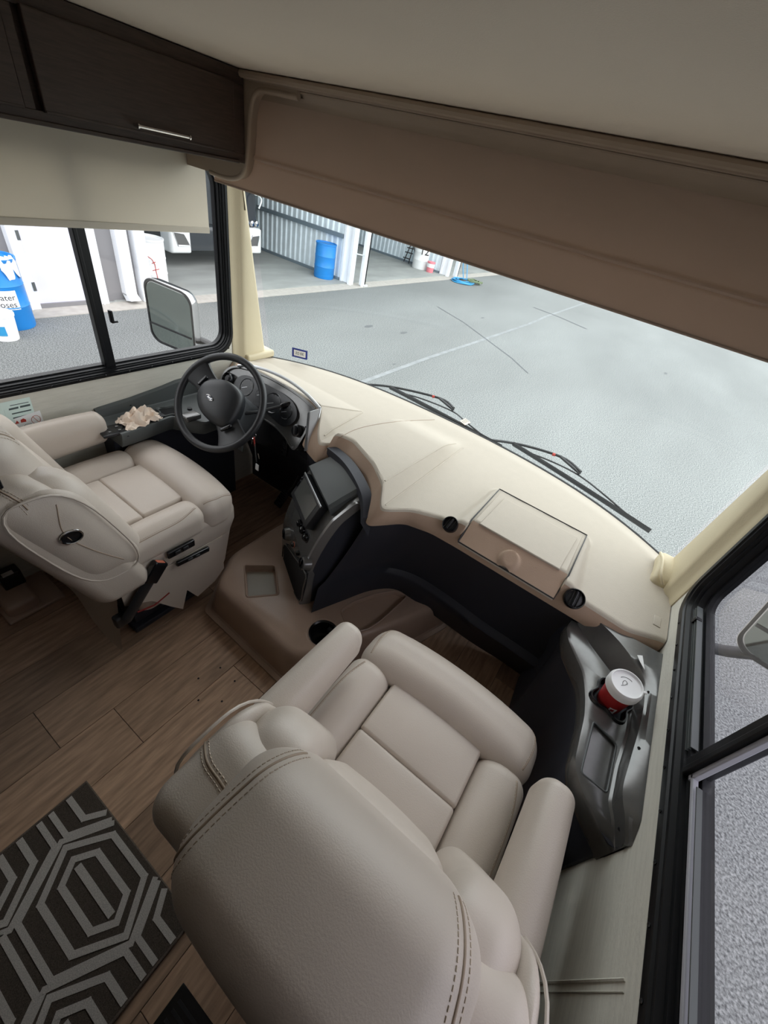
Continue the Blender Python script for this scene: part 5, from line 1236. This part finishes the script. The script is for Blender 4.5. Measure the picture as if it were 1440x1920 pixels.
# sign on the barrel
sgn = CAM - Vector((-6.98, 2.24, 1.2)); sa = math.atan2(sgn.y, sgn.x) + .02
sign = obj('sign', xf(grid(lambda u, v: (.289 * cos((u - .5) * 1.15), .289 * sin((u - .5) * 1.15), .28 + .24 * v), 12, 1), Matrix.Translation((-6.98, 2.24, GZ)) @ Matrix.Rotation(sa, 4, 'Z')), WHITE, b2, label='white paper sign')
for body, z in (('Water', .435), ('Hoses', .345)):
    c = bpy.data.curves.new('t', 'FONT'); c.body = body; c.size = .105; c.align_x = 'CENTER'; c.align_y = 'CENTER'; c.resolution_u = 3
    to = bpy.data.objects.new('t', c); COL.objects.link(to); bpy.context.view_layer.update(); me = bpy.data.meshes.new_from_object(to); bpy.data.objects.remove(to)
    for v in me.vertices:
        a = v.co.x / .291; zz = v.co.y + z; p = Matrix.Rotation(sa, 3, 'Z') @ Vector((.2915 * cos(a), .2915 * sin(a), zz)); v.co = p
    me.materials.clear(); me.materials.append(BLACK); o = bpy.data.objects.new('sign_lettering', me); COL.objects.link(o); o.parent = sign; 
    me.name = 'sign_lettering'
# white rag on that barrel
rg_ = thing('white_rag', 'crumpled white rag draped over the rim of the barrel with the sign', 'rag', (-6.8, 2.45, GZ + .8))
rc = U(24, 500, 0, -6.85)
def ragf(u, v):
    a = -.1 + 1.3 * u + sa * 0 ; r = .30 + .015 * sin(17 * u) ; z = GZ + .90 - .26 * v * (.5 + .5 * abs(sin(5 * u))) ; a0 = sa + .75 + (u - .5) * .9
    if v < .25: r *= .8 + .8 * v; z = GZ + .905
    return (-6.98 + r * cos(a0), 2.24 + r * sin(a0), z + .01 * sin(23 * u))
obj('cloth', grid(ragf, 18, 8), WHITE, rg_)
bq = U(18, 637, 2, GZ)
bu = drum('white_bucket', 'white lidded plastic bucket with blue label in front of the blue barrel', 'bucket', bq.x - .06, bq.y, GZ, .155, .34, WHITE, taper=.12)
va2 = CAM - Vector((bq.x, bq.y, 1)); a2 = math.atan2(va2.y, va2.x) - .35
obj('blue_label', xf(grid(lambda u, v: (.150 * cos((u - .5) * .9), .150 * sin((u - .5) * .9), .08 + .12 * v), 8, 1), Matrix.Translation((bq.x - .06, bq.y, GZ)) @ Matrix.Rotation(a2, 4, 'Z')), HOSEB, bu)
wb = drum('white_barrel', 'white barrel with red scribbles just inside the first bay beside the downspout', 'barrel', -8.08, 5.08, fz, .29, .88, WHITE)
rp3 = [U(a, b, 0, -7.80) for a, b in ((271, 461), (283, 468), (288, 478), (288, 495), (291, 515))]
va3 = math.atan2(CAM.y - 5.08, CAM.x + 8.08)
def onb(a, z): return (-8.08 + .297 * cos(va3 + a), 5.08 + .297 * sin(va3 + a), z)
obj('red_scribble', join(tube([onb(-.1, -.25), onb(.15, -.30), onb(.28, -.38), onb(.30, -.50), onb(.34, -.62), onb(.33, -.74)], .007, 5), tube([onb(.10, -.49), onb(.52, -.46)], .006, 5), tube([onb(.12, -.37), onb(.34, -.34)], .006, 5)), REDW, wb)
w2 = drum('white_barrel', 'white barrel marked 12 at the end of the second bay', 'barrel', -8.53, 16.42, fz, .30, .9, WHITE)
va4 = math.atan2(CAM.y - 16.42, CAM.x + 8.53); Mt = Matrix.Translation((-8.53 + .305 * cos(va4 + .3), 16.42 + .305 * sin(va4 + .3), fz + .62)) @ Matrix.Rotation(va4 + .3 + pi / 2, 4, 'Z') @ Matrix.Rotation(pi / 2, 4, 'X')
text('barrel_number', '12', .38, Mt, BLACK, w2, .004)
pkb = drum('pink_bucket', 'small white and pink bucket at the foot of the barrel marked 12', 'bucket', -8.00, 16.36, fz, .15, .36, PINK, taper=.1)
obj('white_band', lathe([(.148, .17), (.152, .30)], (-8.00, 16.36, fz), 24, cap=False), WHITE, pkb)
# folding chair frame / ladder stack
ld = thing('step_ladder', 'dark folded step ladder leaning by the corrugated wall of the second bay', 'ladder', (-9.1, 16.45, fz))
LQ = lambda a, b: U(a, b, 1, 16.45)
obj('rail', tube([LQ(757, 490), LQ(772, 455)], .022, 6), BLACK, ld); obj('rail', tube([LQ(766, 494), LQ(778, 452)], .022, 6), BLACK, ld)
obj('rail', tube([LQ(780, 497), LQ(776, 455)], .022, 6), GREYP, ld); obj('rail', tube([LQ(786, 498), LQ(790, 455)], .022, 6), BLACK, ld)
for a, b in (((756, 482), (768, 486)), ((760, 472), (774, 476)), ((764, 464), (776, 467)), ((778, 478), (787, 476))): obj('step', tube([LQ(*a), LQ(*b)], .020, 6), BLACK, ld)
# hose pile
hp_ = thing('hose_pile', 'coiled blue hose lying on the kerb by the second column', 'hose', (-6.6, 16.6, GZ))
hc = U(866, 529, 2, GZ); random.seed(5)
ring3 = []
for k_ in range(7):
    r = .52 - .05 * k_; ox, oy = random.uniform(-.06, .06), random.uniform(-.1, .1)
    ring3.append(tube([(hc.x + ox + r * .8 * cos(2 * pi * i / 24), hc.y + oy + r * 1.15 * sin(2 * pi * i / 24), GZ + .03 + .012 * k_ + .01 * sin(i + k_)) for i in range(24)], .020, 6, closed=True))
obj('coil', join(*ring3[:5]), HOSEB, hp_)
obj('olive_coil', join(*[mv(r_, .30, .35, .03) for r_ in ring3[5:]], *[tube([(hc.x + .35 + .2 * cos(i * .7 + k_), hc.y + .45 + .3 * sin(i * .9 + k_), GZ + .05 + .02 * i % .1) for i in range(9)], .022, 6) for k_ in range(3)]), HOSEG, hp_)
obj('hanging_hose', join(tube(catmull([(hc.x - .1, hc.y + .3, GZ + .05), (hc.x - .35, hc.y + .4, GZ + .6), (hc.x - .55, hc.y + .5, GZ + 1.6)], 6), .016, 6), tube(catmull([(hc.x + .1, hc.y + .2, GZ + .05), (hc.x - .2, hc.y + .4, GZ + .7), (hc.x - .55, hc.y + .5, GZ + 1.6)], 6), .016, 6)), HOSEB, hp_)
